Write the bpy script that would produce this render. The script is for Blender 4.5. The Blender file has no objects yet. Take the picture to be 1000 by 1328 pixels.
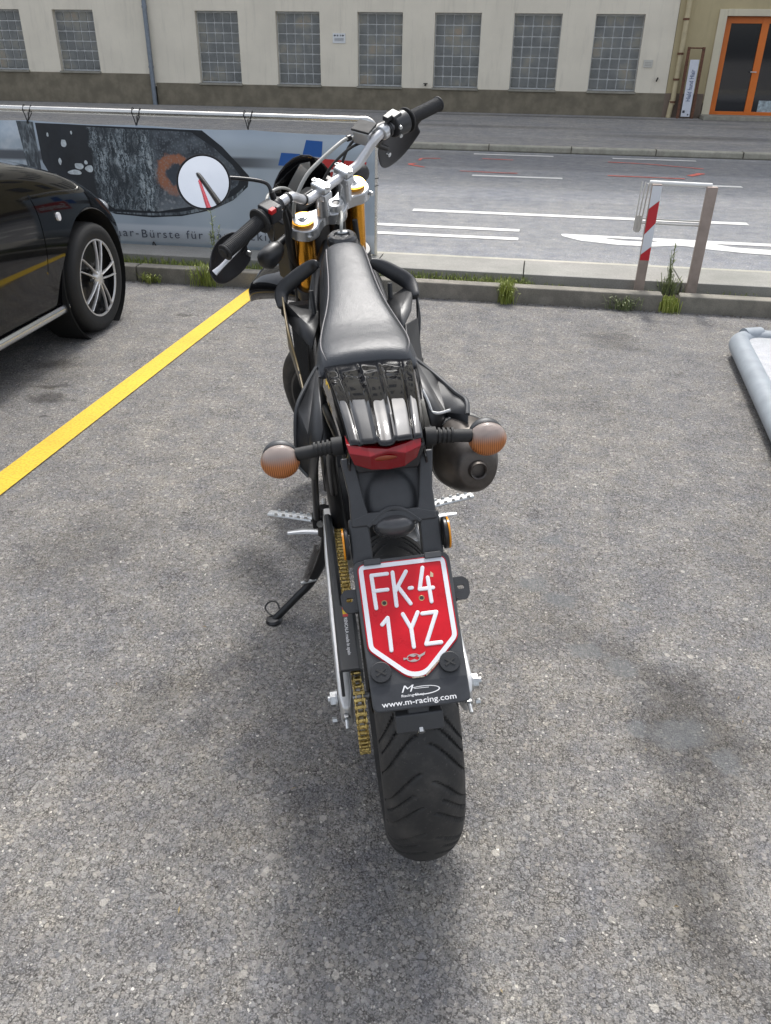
import bpy, bmesh, math, random
import numpy as np
from mathutils import Vector, Matrix
PI=math.pi; R=math.radians
random.seed(7)
sc=bpy.context.scene; C=sc.collection
# ------------------------------------------------------------------ camera
cd=bpy.data.cameras.new('camera'); cam=bpy.data.objects.new('camera',cd); C.objects.link(cam); sc.camera=cam
cd.sensor_fit='HORIZONTAL'; cd.sensor_width=27.0; cd.lens=28.35; cd.clip_start=.02; cd.clip_end=600
def cam_basis(p,r,yaw):
    fw=Vector((math.sin(yaw)*math.cos(p),math.cos(yaw)*math.cos(p),-math.sin(p)))
    rt=Vector((math.cos(yaw),-math.sin(yaw),0)); up=rt.cross(fw)
    return fw, rt*math.cos(r)+up*math.sin(r), up*math.cos(r)-rt*math.sin(r)
fw,rt,up=cam_basis(R(29.84),R(.82),R(-9.29))
cam.matrix_world=Matrix(((rt.x,up.x,-fw.x,0),(rt.y,up.y,-fw.y,0),(rt.z,up.z,-fw.z,1.4),(0,0,0,1)))
# ------------------------------------------------------------------ sky, sun, exposure
SUN_EL=R(57); SUN_AZ=R(-4)         # azimuth clockwise from +Y
w=bpy.data.worlds.new('World'); sc.world=w; w.use_nodes=True
nt=w.node_tree; bg=nt.nodes['Background']
sky=nt.nodes.new('ShaderNodeTexSky'); sky.sky_type='NISHITA'; sky.sun_disc=False
sky.sun_elevation=SUN_EL; sky.sun_rotation=SUN_AZ; sky.air_density=1.0; sky.dust_density=4.0; sky.ozone_density=1.0
hs=nt.nodes.new('ShaderNodeHueSaturation'); hs.inputs['Saturation'].default_value=.30
nt.links.new(sky.outputs[0],hs.inputs['Color'])
# broken cloud cover over the sky
tcw=nt.nodes.new('ShaderNodeTexCoord'); nw=nt.nodes.new('ShaderNodeTexNoise'); nw.inputs['Scale'].default_value=2.2; nw.inputs['Detail'].default_value=6
nt.links.new(tcw.outputs['Generated'],nw.inputs['Vector'])
rw=nt.nodes.new('ShaderNodeValToRGB'); rw.color_ramp.elements[0].position=.35; rw.color_ramp.elements[0].color=(.62,.66,.72,1); rw.color_ramp.elements[1].position=.65; rw.color_ramp.elements[1].color=(1.25,1.25,1.25,1)
nt.links.new(nw.outputs['Fac'],rw.inputs['Fac'])
mw=nt.nodes.new('ShaderNodeMix'); mw.data_type='RGBA'; mw.blend_type='MULTIPLY'; mw.inputs[0].default_value=1
nt.links.new(hs.outputs[0],mw.inputs[6]); nt.links.new(rw.outputs[0],mw.inputs[7]); nt.links.new(mw.outputs[2],bg.inputs['Color'])
bg.inputs['Strength'].default_value=.15
sl=bpy.data.lights.new('sun','SUN'); sun=bpy.data.objects.new('sun',sl); C.objects.link(sun)
sl.energy=1.5; sl.angle=R(6); sl.color=(1,.965,.91)
sd=Vector((math.sin(SUN_AZ)*math.cos(SUN_EL),math.cos(SUN_AZ)*math.cos(SUN_EL),math.sin(SUN_EL)))
sun.rotation_euler=(-sd).to_track_quat('-Z','Y').to_euler(); sun.location=(2,8,12)
sc.view_settings.view_transform='Standard'; sc.view_settings.look='None'; sc.view_settings.gamma=1; sc.view_settings.exposure=0.95
# ------------------------------------------------------------------ material helpers
def mat(name,col,rough=.5,metal=0,coat=0,spec=.5,noise=None,bump=None,alpha=None,trans=0):
    """noise=(scale,amount) tints the colour; bump=(scale,strength)"""
    m=bpy.data.materials.new(name); m.use_nodes=True; n=m.node_tree; b=n.nodes['Principled BSDF']
    b.inputs['Base Color'].default_value=(*col,1); b.inputs['Roughness'].default_value=rough; b.inputs['Metallic'].default_value=metal
    b.inputs['Coat Weight'].default_value=coat; b.inputs['Coat Roughness'].default_value=.03; b.inputs['Specular IOR Level'].default_value=spec
    if trans: b.inputs['Transmission Weight'].default_value=trans
    if noise or bump:
        tc=n.nodes.new('ShaderNodeTexCoord')
    if noise:
        t=n.nodes.new('ShaderNodeTexNoise'); t.inputs['Scale'].default_value=noise[0]; t.inputs['Detail'].default_value=6; t.inputs['Roughness'].default_value=.65
        n.links.new(tc.outputs['Object'],t.inputs['Vector'])
        r=n.nodes.new('ShaderNodeValToRGB'); a=noise[1]
        r.color_ramp.elements[0].position=.3; r.color_ramp.elements[1].position=.7
        r.color_ramp.elements[0].color=(*[c*(1-a) for c in col],1); r.color_ramp.elements[1].color=(*[min(1,c*(1+a)) for c in col],1)
        n.links.new(t.outputs['Fac'],r.inputs['Fac']); n.links.new(r.outputs[0],b.inputs['Base Color'])
        mr=n.nodes.new('ShaderNodeMapRange'); mr.inputs[3].default_value=max(.02,rough-.12); mr.inputs[4].default_value=min(1,rough+.12)
        n.links.new(t.outputs['Fac'],mr.inputs[0]); 
        if rough>.12: n.links.new(mr.outputs[0],b.inputs['Roughness'])
    if bump:
        t2=n.nodes.new('ShaderNodeTexNoise'); t2.inputs['Scale'].default_value=bump[0]; t2.inputs['Detail'].default_value=4
        n.links.new(tc.outputs['Object'],t2.inputs['Vector'])
        bp=n.nodes.new('ShaderNodeBump'); bp.inputs['Strength'].default_value=bump[1]; bp.inputs['Distance'].default_value=.002
        n.links.new(t2.outputs['Fac'],bp.inputs['Height']); n.links.new(bp.outputs[0],b.inputs['Normal'])
    return m
class NG:
    """small node-graph helper"""
    def __init__(s,name):
        s.m=bpy.data.materials.new(name); s.m.use_nodes=True; s.n=s.m.node_tree; s.b=s.n.nodes['Principled BSDF']; s.tc=s.n.nodes.new('ShaderNodeTexCoord')
    def node(s,t,**k):
        x=s.n.nodes.new(t)
        for a,v in k.items(): setattr(x,a,v)
        return x
    def set(s,sock,v):
        if isinstance(v,bpy.types.NodeSocket): s.n.links.new(v,sock)
        elif isinstance(v,(tuple,list)) and len(v)==3 and sock.type=='RGBA': sock.default_value=(*v,1)
        else: sock.default_value=v
    def math(s,op,a,b=0,clamp=False):
        x=s.node('ShaderNodeMath',operation=op); x.use_clamp=clamp; s.set(x.inputs[0],a); s.set(x.inputs[1],b); return x.outputs[0]
    def noise(s,scale,detail=5,rough=.6,vec=None,dist=0):
        x=s.node('ShaderNodeTexNoise'); x.inputs['Scale'].default_value=scale; x.inputs['Detail'].default_value=detail; x.inputs['Roughness'].default_value=rough; x.inputs['Distortion'].default_value=dist
        s.n.links.new(vec or s.tc.outputs['Object'],x.inputs['Vector']); return x
    def vor(s,scale,feature='F1',vec=None,rand=1):
        x=s.node('ShaderNodeTexVoronoi',feature=feature); x.inputs['Scale'].default_value=scale; x.inputs['Randomness'].default_value=rand
        s.n.links.new(vec or s.tc.outputs['Object'],x.inputs['Vector']); return x
    def ramp(s,fac,stops,interp='LINEAR'):
        x=s.node('ShaderNodeValToRGB'); cr=x.color_ramp; cr.interpolation=interp
        while len(cr.elements)<len(stops): cr.elements.new(.5)
        for e,(p,c) in zip(cr.elements,stops): e.position=p; e.color=(*c,1) if len(c)==3 else c
        s.n.links.new(fac,x.inputs['Fac']); return x.outputs[0]
    def g(s,v): return (v,v,v)
    def mix(s,f,a,b,mode='MIX'):
        x=s.node('ShaderNodeMix',data_type='RGBA',blend_type=mode); s.set(x.inputs[0],f); s.set(x.inputs[6],a); s.set(x.inputs[7],b); return x.outputs[2]
    def mapr(s,v,a,b,c=0,d=1,smooth=True):
        x=s.node('ShaderNodeMapRange'); x.interpolation_type='SMOOTHSTEP' if smooth else 'LINEAR'
        s.set(x.inputs[0],v)
        for i,q in enumerate((a,b,c,d)): x.inputs[i+1].default_value=q
        return x.outputs[0]
    def blob(s,vec,x,y,rx,ry,rot=0,soft=.6):
        mp=s.node('ShaderNodeMapping',vector_type='TEXTURE'); mp.inputs['Location'].default_value=(x,y,0); mp.inputs['Scale'].default_value=(rx,ry,1); mp.inputs['Rotation'].default_value=(0,0,rot)
        s.n.links.new(vec,mp.inputs['Vector']); ln=s.node('ShaderNodeVectorMath',operation='LENGTH'); s.n.links.new(mp.outputs[0],ln.inputs[0])
        return s.mapr(ln.outputs['Value'],1,1-soft,0,1)
    def bump(s,h,strength,dist,prev=None):
        x=s.node('ShaderNodeBump'); x.inputs['Strength'].default_value=strength; x.inputs['Distance'].default_value=dist; s.n.links.new(h,x.inputs['Height'])
        if prev is not None: s.n.links.new(prev,x.inputs['Normal'])
        s.n.links.new(x.outputs[0],s.b.inputs['Normal']); return x.outputs[0]
# ------------------------------------------------------------------ mesh helpers
def frame_from(axis,hint=(0,0,1)):
    a=Vector(axis).normalized(); h=Vector(hint)
    if abs(a.dot(h.normalized()))>.97: h=Vector((1,0,0))
    x=h.cross(a).normalized(); y=a.cross(x); return x,y,a
def catmull(pts,k=8,closed=False):
    P=[np.array(p,float) for p in pts]; n=len(P); out=[]
    segs=n if closed else n-1
    for i in range(segs):
        if closed: p0,p1,p2,p3=P[i-1],P[i],P[(i+1)%n],P[(i+2)%n]
        else: p0=P[i-1] if i>0 else 2*P[0]-P[1]; p1=P[i]; p2=P[i+1]; p3=P[i+2] if i+2<n else 2*P[-1]-P[-2]
        for j in range(k):
            t=j/k; out.append(.5*((2*p1)+(-p0+p2)*t+(2*p0-5*p1+4*p2-p3)*t*t+(-p0+3*p1-3*p2+p3)*t**3))
    if not closed: out.append(P[-1])
    return [tuple(p) for p in out]
class MB:
    def __init__(s,xf=None): s.v=[]; s.f=[]; s.xf=xf
    def add(s,vs,fs):
        o=len(s.v); s.v+= [tuple(v) for v in vs]; s.f+=[tuple(i+o for i in f) for f in fs]; return s
    def box(s,c,d,rot=None,taper=1):
        hx,hy,hz=d[0]/2,d[1]/2,d[2]/2; vs=[]
        for z in (-hz,hz):
            k=taper if z>0 else 1
            for x,y in ((-hx,-hy),(hx,-hy),(hx,hy),(-hx,hy)): vs.append(Vector((x*k,y*k,z)))
        if rot is not None:
            M=rot if isinstance(rot,Matrix) else Matrix.Rotation(rot,3,'Z'); vs=[M@v for v in vs]
        vs=[v+Vector(c) for v in vs]
        return s.add(vs,[(0,3,2,1),(4,5,6,7),(0,1,5,4),(1,2,6,5),(2,3,7,6),(3,0,4,7)])
    def rings(s,rings,cap0=True,cap1=True,closed=True):
        n=len(rings[0]); vs=[p for r in rings for p in r]; fs=[]
        for i in range(len(rings)-1):
            for j in range(n if closed else n-1):
                k=(j+1)%n; fs.append((i*n+j,i*n+k,(i+1)*n+k,(i+1)*n+j))
        if cap0: fs.append(tuple(range(n-1,-1,-1)))
        if cap1: fs.append(tuple((len(rings)-1)*n+j for j in range(n)))
        return s.add(vs,fs)
    def tube(s,pts,r,n=12,smooth=0,cap=True,sx=1,sy=1,hint=(0,0,1)):
        if smooth:
            if not isinstance(r,(int,float)):
                q=catmull([(*p,rr,0) for p,rr in zip(pts,r)],smooth); r=[a[3] for a in q]; pts=[a[:3] for a in q]
            else: pts=catmull(pts,smooth)
        P=[Vector(p) for p in pts]; rr=[r]*len(P) if isinstance(r,(int,float)) else r
        rings=[]; x=None
        for i,p in enumerate(P):
            t=(P[min(i+1,len(P)-1)]-P[max(i-1,0)]).normalized()
            if x is None: x,y,_=frame_from(t,hint)
            else:
                x=(x-t*x.dot(t)).normalized(); y=t.cross(x)
            rings.append([p+(x*math.cos(a)*sx+y*math.sin(a)*sy)*rr[i] for a in [2*PI*j/n for j in range(n)]])
        return s.rings(rings,cap,cap)
    def cyl(s,a,b,r,r2=None,n=20): return s.tube([a,b],[r,r if r2 is None else r2],n)
    def lathe(s,prof,o=(0,0,0),axis=(0,0,1),n=32,a0=0,a1=2*PI,close=False,caps=True):
        """prof: (radius, height) list round axis"""
        x,y,a=frame_from(axis); o=Vector(o); full=abs(a1-a0-2*PI)<1e-6; k=n if full else n+1
        rings=[[o+a*h+(x*math.cos(a0+(a1-a0)*j/n)+y*math.sin(a0+(a1-a0)*j/n))*r for j in range(k)] for r,h in prof]
        if close: rings.append(rings[0])
        return s.rings(rings,caps and (not close) and prof[0][0]>1e-5 and full,caps and (not close) and prof[-1][0]>1e-5 and full,closed=full)
    def prism(s,poly,o,ex,ey,t0,t1):
        """polygon in plane (o; ex, ey) extruded along the normal between t0 and t1"""
        ex=Vector(ex);ey=Vector(ey);nn=ex.cross(ey).normalized();o=Vector(o)
        a=[o+ex*p[0]+ey*p[1]+nn*t0 for p in poly]; b=[o+ex*p[0]+ey*p[1]+nn*t1 for p in poly]
        return s.rings([a,b])
    def ellipsoid(s,c,r,n=20,m=12,axes=None,v0=-1,v1=1):
        c=Vector(c); X,Y,Z=axes if axes else (Vector((1,0,0)),Vector((0,1,0)),Vector((0,0,1)))
        X,Y,Z=Vector(X),Vector(Y),Vector(Z)
        rings=[]
        for i in range(m+1):
            ph=-PI/2+PI*i/m
            rings.append([c+X*(r[0]*math.cos(ph)*math.cos(2*PI*j/n))+Y*(r[1]*math.cos(ph)*math.sin(2*PI*j/n))+Z*(r[2]*math.sin(ph)) for j in range(n)])
        return s.rings(rings,False,False)
    def mesh(s,name):
        me=bpy.data.meshes.new(name); v=s.v
        if s.xf: v=[s.xf(p) for p in v]
        me.from_pydata([tuple(p) for p in v],[],s.f)
        bm=bmesh.new(); bm.from_mesh(me); bmesh.ops.remove_doubles(bm,verts=bm.verts,dist=1e-6)
        bmesh.ops.recalc_face_normals(bm,faces=bm.faces); bm.to_mesh(me); bm.free(); return me
    def build(s,name,m,parent=None,smooth=True,bevel=None,subs=0,solid=None,angle=38):
        return link(name,s.mesh(name),m,parent,smooth,bevel,subs,solid,angle)
def link(name,me,m,parent=None,smooth=True,bevel=None,subs=0,solid=None,angle=38):
    o=bpy.data.objects.new(name,me); C.objects.link(o); me.materials.clear(); me.materials.append(m)
    if smooth:
        me.shade_smooth(); me.set_sharp_from_angle(angle=R(angle))
    if parent is not None: o.parent=parent
    if solid: md=o.modifiers.new('solid','SOLIDIFY'); md.thickness=solid; md.offset=0
    if bevel: md=o.modifiers.new('bevel','BEVEL'); md.width=bevel; md.segments=3; md.limit_method='ANGLE'; md.angle_limit=R(40); md.harden_normals=True
    if subs: md=o.modifiers.new('sub','SUBSURF'); md.levels=subs; md.render_levels=subs
    return o
def tag(o,label,cat,group=None,kind=None):
    o['label']=label; o['category']=cat
    if group: o['group']=group
    if kind: o['kind']=kind
    return o
def struct(o): o['kind']='structure'; return o
def thing(name,label,cat,loc=(0,0,0),rot=(0,0,0),group=None):
    o=bpy.data.objects.new(name,None); C.objects.link(o); o.location=loc; o.rotation_euler=rot; o.empty_display_size=.2
    return tag(o,label,cat,group)
def plab(o,l): o['label']=l; return o
def round_poly(pts,r,k=5):
    out=[]; n=len(pts)
    for i,p in enumerate(pts):
        p=np.array(p[:2],float); rr=r[i] if isinstance(r,(list,tuple)) else r
        a=np.array(pts[i-1][:2],float)-p; b=np.array(pts[(i+1)%n][:2],float)-p; la,lb=np.linalg.norm(a),np.linalg.norm(b); d=min(rr,la*.49,lb*.49)
        A=p+a/la*d; B=p+b/lb*d
        for j in range(k+1):
            t=j/k; out.append(tuple((1-t)**2*A+2*t*(1-t)*p+t*t*B))
    return out
def text_mesh(s,ext=.0005,bold=0,shear=0,spacing=1):
    cu=bpy.data.curves.new('t','FONT'); cu.body=s; cu.extrude=ext; cu.offset=bold; cu.shear=shear; cu.space_character=spacing; cu.resolution_u=3
    o=bpy.data.objects.new('t',cu); C.objects.link(o); dg=bpy.context.evaluated_depsgraph_get(); me=bpy.data.meshes.new_from_object(o.evaluated_get(dg)); bpy.data.objects.remove(o); bpy.data.curves.remove(cu)
    return me
def place_text(name,s,m,parent,o,ex,ey,x0,y0,width,height=None,depth=.0006,off=.0012,bold=0,shear=0,spacing=1):
    """text laid in the plane (o; ex, ey): x0..x0+width, baseline y0, cap height"""
    me=text_mesh(s,.5,bold,shear,spacing); n=len(me.vertices); co=np.empty(n*3); me.vertices.foreach_get('co',co); co=co.reshape(-1,3)
    mn,mx=co.min(0),co.max(0); sx=width/(mx[0]-mn[0]); cap=.69; sy=(height/cap) if height else sx
    ex=np.array(ex,float);ey=np.array(ey,float);nn=np.cross(ex,ey)
    P=np.array(o,float)+np.outer((co[:,0]-mn[0])*sx+x0,ex)+np.outer(co[:,1]*sy+y0,ey)+np.outer((co[:,2])*depth+off,nn)
    me.vertices.foreach_set('co',P.ravel()); me.update()
    return link(name,me,m,parent,smooth=False)
def fill2d(loops,o,ex,ey,t0,t1):
    """filled outlines (later loops inside earlier ones are holes)"""
    cu=bpy.data.curves.new('f','CURVE'); cu.dimensions='2D'; cu.fill_mode='BOTH'; cu.extrude=.5
    for L in loops:
        sp=cu.splines.new('POLY'); sp.points.add(len(L)-1); sp.use_cyclic_u=True
        for p,q in zip(sp.points,L): p.co=(q[0],q[1],0,1)
    ob=bpy.data.objects.new('f',cu); C.objects.link(ob); dg=bpy.context.evaluated_depsgraph_get(); me=bpy.data.meshes.new_from_object(ob.evaluated_get(dg)); bpy.data.objects.remove(ob); bpy.data.curves.remove(cu)
    n=len(me.vertices); co=np.empty(n*3); me.vertices.foreach_get('co',co); co=co.reshape(-1,3); ex=np.array(ex,float);ey=np.array(ey,float);nn=np.cross(ex,ey)
    P=np.array(o,float)+np.outer(co[:,0],ex)+np.outer(co[:,1],ey)+np.outer((co[:,2]+.5)*(t1-t0)+t0,nn)
    me.vertices.foreach_set('co',P.ravel()); me.update(); return me
def circle(x,y,r,n=24,ry=None): return [(x+r*math.cos(2*PI*i/n),y+(ry or r)*math.sin(2*PI*i/n)) for i in range(n)]
# ================================================================== SETTING
def asphalt(name,base,light,cell,stains=(),patches=(),dark=None,bumpd=.004,contrast=1.0,tint=(1,1,1)):
    a=NG(name); n1=a.noise(.9,6); n2=a.noise(7,5); n3=a.noise(330,4,.7)
    # warped coordinates keep the stones irregular
    wv=a.node('ShaderNodeVectorMath',operation='SCALE'); wn=a.noise(cell*.9,3,.6); a.n.links.new(wn.outputs['Color'],wv.inputs[0]); wv.inputs['Scale'].default_value=.95/cell
    wa=a.node('ShaderNodeVectorMath',operation='ADD'); a.n.links.new(a.tc.outputs['Object'],wa.inputs[0]); a.n.links.new(wv.outputs[0],wa.inputs[1]); W_=wa.outputs[0]
    v1=a.vor(cell,vec=W_); v2=a.vor(cell*2.6,vec=W_); v3=a.vor(cell*.48,vec=W_); v4=a.vor(cell*1.5,vec=W_)
    def sepc(v):
        x=a.node('ShaderNodeSeparateColor'); a.n.links.new(v.outputs['Color'],x.inputs[0]); return x.outputs
    c1,c2,c3,c4=sepc(v1),sepc(v2),sepc(v3),sepc(v4)
    k1=a.math('MULTIPLY',a.mapr(c1[0],.45,.60,0,.85,False),a.mapr(v1.outputs['Distance'],.62,.40,0,1))
    k3=a.math('MULTIPLY',a.mapr(c3[0],.94,.97,0,.7,False),a.mapr(v3.outputs['Distance'],.46,.36,0,1))
    k4=a.math('MULTIPLY',a.mapr(c4[0],.965,.972,0,1,False),a.mapr(v4.outputs['Distance'],.50,.42,0,1))
    q=contrast
    tone=a.ramp(c2[1],[(0,a.g(base*(1-.50*q))),(.3,a.g(base*.93)),(.7,(base*1.1,base*1.07,base*1.03)),(1,a.g(base*(1+.45*q)))])
    tone=a.mix(1,tone,a.ramp(n3.outputs['Fac'],[(.34,a.g(1-.55*q)),(.52,a.g(1.0)),(.70,a.g(1+.5*q))]),'MULTIPLY')
    n5=a.noise(14,5,.7); tone=a.mix(1,tone,a.ramp(n5.outputs['Fac'],[(.35,(.96,.98,1.03)),(.65,(1.04,1.01,.97))]),'MULTIPLY')
    stone=a.ramp(c1[1],[(0,(light*.55,light*.56,light*.60)),(.35,(light*.80,light*.78,light*.74)),(.7,(light*.92,light*.93,light*.95)),(1,(light*1.12,light*1.06,light*.97))])
    stone=a.mix(.5,stone,a.mix(1,stone,a.ramp(n3.outputs['Fac'],[(.3,a.g(.7)),(.7,a.g(1.25))]),'MULTIPLY'))
    col=a.mix(k1,tone,stone)
    col=a.mix(k3,col,a.ramp(c3[1],[(0,(light*.8,light*.82,light*.86)),(.6,(light*1.15,light*1.12,light*1.05)),(1,(light*1.55,light*1.5,light*1.4))]))
    col=a.mix(k4,col,a.ramp(c4[1],[(0,(light*1.3,light*1.27,light*1.2)),(.8,(light*1.6,light*1.55,light*1.45)),(1,(light*2.2,light*2.15,light*2.05))]))
    # dark pits between stones, gathered in drifts
    pitn=a.noise(28,4,.7); pit=a.math('MULTIPLY',a.mapr(v2.outputs['Distance'],.45,.80,0,1),a.mapr(pitn.outputs['Fac'],.38,.62,.25,1))
    inv=a.math('SUBTRACT',1,a.math('MAXIMUM',k1,k3)); pit=a.math('MULTIPLY',pit,inv); col=a.mix(a.math('MULTIPLY',pit,.75*q),col,(.03,.029,.028))
    col=a.mix(1,col,a.ramp(n1.outputs['Fac'],[(.3,(.86,.87,.90)),(.7,(1.10,1.07,1.02))]),'MULTIPLY')
    col=a.mix(1,col,a.ramp(n2.outputs['Fac'],[(.32,(.80,.80,.82)),(.68,(1.13,1.12,1.08))]),'MULTIPLY')
    k=a.math('MAXIMUM',k1,k3)
    ve=a.vor(cell*.42,'DISTANCE_TO_EDGE',vec=W_); cm=a.noise(5.5,4,.7); crk=a.math('MULTIPLY',a.mapr(ve.outputs['Distance'],.050,.012,0,1),a.mapr(cm.outputs['Fac'],.50,.62,0,1))
    col=a.mix(a.math('MULTIPLY',crk,.7*q),col,(.035,.032,.030))
    col=a.mix(1,col,tint,'MULTIPLY')
    # wandering coordinates so the stains have ragged outlines
    vs=a.node('ShaderNodeVectorMath',operation='SCALE'); nd=a.noise(4.5,5,.7); a.n.links.new(nd.outputs['Color'],vs.inputs[0]); vs.inputs['Scale'].default_value=.34
    va=a.node('ShaderNodeVectorMath',operation='ADD'); a.n.links.new(a.tc.outputs['Object'],va.inputs[0]); a.n.links.new(vs.outputs[0],va.inputs[1])
    rough=.86
    for (x,y,rx,ry,rot,amt) in stains:
        b=a.blob(va.outputs[0],x+.17,y+.17,rx,ry,rot,.85); col=a.mix(a.math('MULTIPLY',b,amt),col,a.mix(1,col,(.42,.41,.40),'MULTIPLY'))
    if patches:
        va2=a.node('ShaderNodeVectorMath',operation='ADD'); vs2=a.node('ShaderNodeVectorMath',operation='SCALE'); nd2=a.noise(22,4,.7); a.n.links.new(nd2.outputs['Color'],vs2.inputs[0]); vs2.inputs['Scale'].default_value=.09
        a.n.links.new(a.tc.outputs['Object'],va2.inputs[0]); a.n.links.new(vs2.outputs[0],va2.inputs[1])
        for (x,y,rx,ry,rot) in patches:
            b=a.blob(va2.outputs[0],x+.045,y+.045,rx,ry,rot,.55); col=a.mix(a.math('MULTIPLY',b,.45),col,(.15,.16,.17))
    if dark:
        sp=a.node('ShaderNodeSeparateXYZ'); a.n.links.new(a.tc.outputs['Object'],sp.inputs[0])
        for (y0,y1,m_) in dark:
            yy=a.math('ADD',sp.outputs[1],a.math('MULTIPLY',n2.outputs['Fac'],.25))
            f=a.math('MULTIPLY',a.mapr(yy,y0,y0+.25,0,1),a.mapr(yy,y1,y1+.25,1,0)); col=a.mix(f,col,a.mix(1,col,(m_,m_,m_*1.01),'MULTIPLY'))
    a.n.links.new(col,a.b.inputs['Base Color']); a.b.inputs['Roughness'].default_value=rough; a.b.inputs['Specular IOR Level'].default_value=.3
    h=a.math('ADD',a.math('MULTIPLY',k,.6),a.math('SUBTRACT',1,v2.outputs['Distance']))
    p=a.bump(h,.7,bumpd); a.bump(n3.outputs['Fac'],.4,bumpd*.45,p)
    return a.m
stains=[(.50,1.52,.26,.30,.3,.95),(.44,1.10,.17,.34,0,.8),(.36,1.75,.25,.12,-.6,.5),(.15,1.9,.35,.25,-.6,.25),(-.72,1.95,.14,.20,.5,.3),(-.74,1.42,.30,.10,.9,.5),(-1.30,2.02,.22,.42,-.5,.42),(-1.7,1.6,.3,.3,0,.25),
        (.52,4.55,.24,.30,.4,.6),(.35,3.6,.3,.5,.3,.2),(-2.06,3.12,.16,.07,0,1),(-2.16,3.25,.12,.05,.3,1),(-2.3,3.4,.4,.5,0,.5),(-.3,1.35,.3,.3,0,.2),(-2.20,2.72,.09,.04,.2,1),(-1.98,2.95,.07,.03,.5,1),(-2.25,3.55,.2,.1,0,.9),(-1.95,4.5,.10,.03,.3,1),(-1.72,4.72,.05,.02,0,.9),(-1.5,4.35,.06,.03,0,.8),(.9,2.2,.3,.6,.2,.25),(-.86,2.5,.18,.24,.3,.25),(1.1,1.1,.10,.04,.3,.8),(-.45,1.05,.3,.12,.5,.3)]
patches=[(.12,2.06,.06,.055,.3),(.20,2.00,.07,.05,0),(.18,2.33,.05,.03,0),(.26,1.77,.07,.05,0),(.35,1.72,.05,.05,0),(.47,1.50,.10,.07,.4),(.56,1.43,.05,.05,.2),(-.30,2.4,.05,.04,0),(.37,1.5,.04,.03,0),(.40,2.0,.04,.02,0)]
M_lot=asphalt('parking_asphalt',.215,.31,104,stains,patches,tint=(1.03,1.015,.995),contrast=1.05)
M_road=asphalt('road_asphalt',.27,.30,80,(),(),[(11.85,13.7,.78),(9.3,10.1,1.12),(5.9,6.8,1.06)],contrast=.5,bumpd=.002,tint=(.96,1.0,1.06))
M_farwalk=asphalt('walkway_asphalt',.33,.38,40,[(2.8,16.2,3,.7,0,.7),(-1.0,17.5,4,.5,0,.6),(0,20.6,9,.35,0,.9),(5,18.6,2.5,.6,0,.5)],[(1.8,17.0,1.2,.3,0),(3.6,19.6,.9,.4,0),(-2.5,18.6,1.4,.3,0),(6.2,20.0,1.0,.5,0)],contrast=.6)
def slab(name,x0,x1,y0,y1,z0,z1,m,bevel=None):
    return struct(MB().box(((x0+x1)/2,(y0+y1)/2,(z0+z1)/2),(x1-x0,y1-y0,z1-z0)).build(name,m,bevel=bevel))
def concrete(name,c,scale=6,dirt=.35,fine=140):
    a=NG(name); n1=a.noise(scale,7,.7); n2=a.noise(fine,3); n3=a.noise(1.3,4); v=a.vor(fine*.8)
    col=a.mix(a.mapr(n1.outputs['Fac'],.35,.7),tuple(x*(1-dirt) for x in c),c); col=a.mix(1,col,a.ramp(n2.outputs['Fac'],[(.3,a.g(.82)),(.7,a.g(1.12))]),'MULTIPLY')
    col=a.mix(1,col,a.ramp(n3.outputs['Fac'],[(.3,(.82,.84,.80)),(.7,(1.08,1.06,1.04))]),'MULTIPLY')
    a.n.links.new(col,a.b.inputs['Base Color']); a.b.inputs['Roughness'].default_value=.88; p=a.bump(n1.outputs['Fac'],.5,.006); a.bump(n2.outputs['Fac'],.5,.0015,p); return a.m
M_kerb=concrete('kerb_concrete',(.27,.25,.215)); M_kerbtop=concrete('pale_kerb',(.5,.475,.41),12,.2); M_farkerb=concrete('far_kerb_stone',(.42,.40,.34),8,.25); M_pave=concrete('pavement_concrete',(.33,.32,.30),3,.18); M_soil=concrete('soil',(.10,.085,.06),30,.5,60)
g=MB().add([(-150,-150,0),(150,-150,0),(150,150,0),(-150,150,0)],[(0,1,2,3)]); struct(g.build('ground',M_lot,smooth=False))
g=MB().add([(-120,5.93,.004),(120,5.93,.004),(120,13.93,.004),(-120,13.93,.004)],[(0,1,2,3)]); struct(g.build('road',M_road,smooth=False))
# lot kerb: concrete lengths with grassy joints
xs=[(-14,-5.1),(-5.09,-3.85),(-3.84,-2.59),(-2.58,-1.33),(-1.32,-.07),(-.06,.86),(.965,2.2),(2.21,3.4),(3.41,12)]
kb=MB()
for a_,b_ in xs: kb.box(((a_+b_)/2,5.25,.045),(b_-a_,.10,.11))
struct(kb.build('kerb',M_kerb,bevel=.010))
slab('planting_strip',-14,12,5.301,5.45,0,.055,M_soil)
pv=MB(); x=-14
while x<12: pv.box((x+.5,5.655,.0625),(.994,.41,.125)); x+=1.0
struct(pv.build('pavement',M_pave,bevel=.006)); slab('pavement_edge',-14,12,5.862,5.925,0,.122,M_kerbtop,.008)
slab('far_kerb',-60,60,13.93,14.08,0,.10,M_farkerb,.03)
g=MB()
for i in range(-40,45): g.box((i*1.27+.55,14.0,.06),(.012,.156,.084))
struct(g.build('kerb_joints',M_soil))
slab('far_pavement_border',-60,60,14.081,15.3,0,.098,asphalt('border_asphalt',.29,.32,50,contrast=.4))
slab('far_pavement',-60,60,15.301,40,0,.094,M_farwalk)
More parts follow.
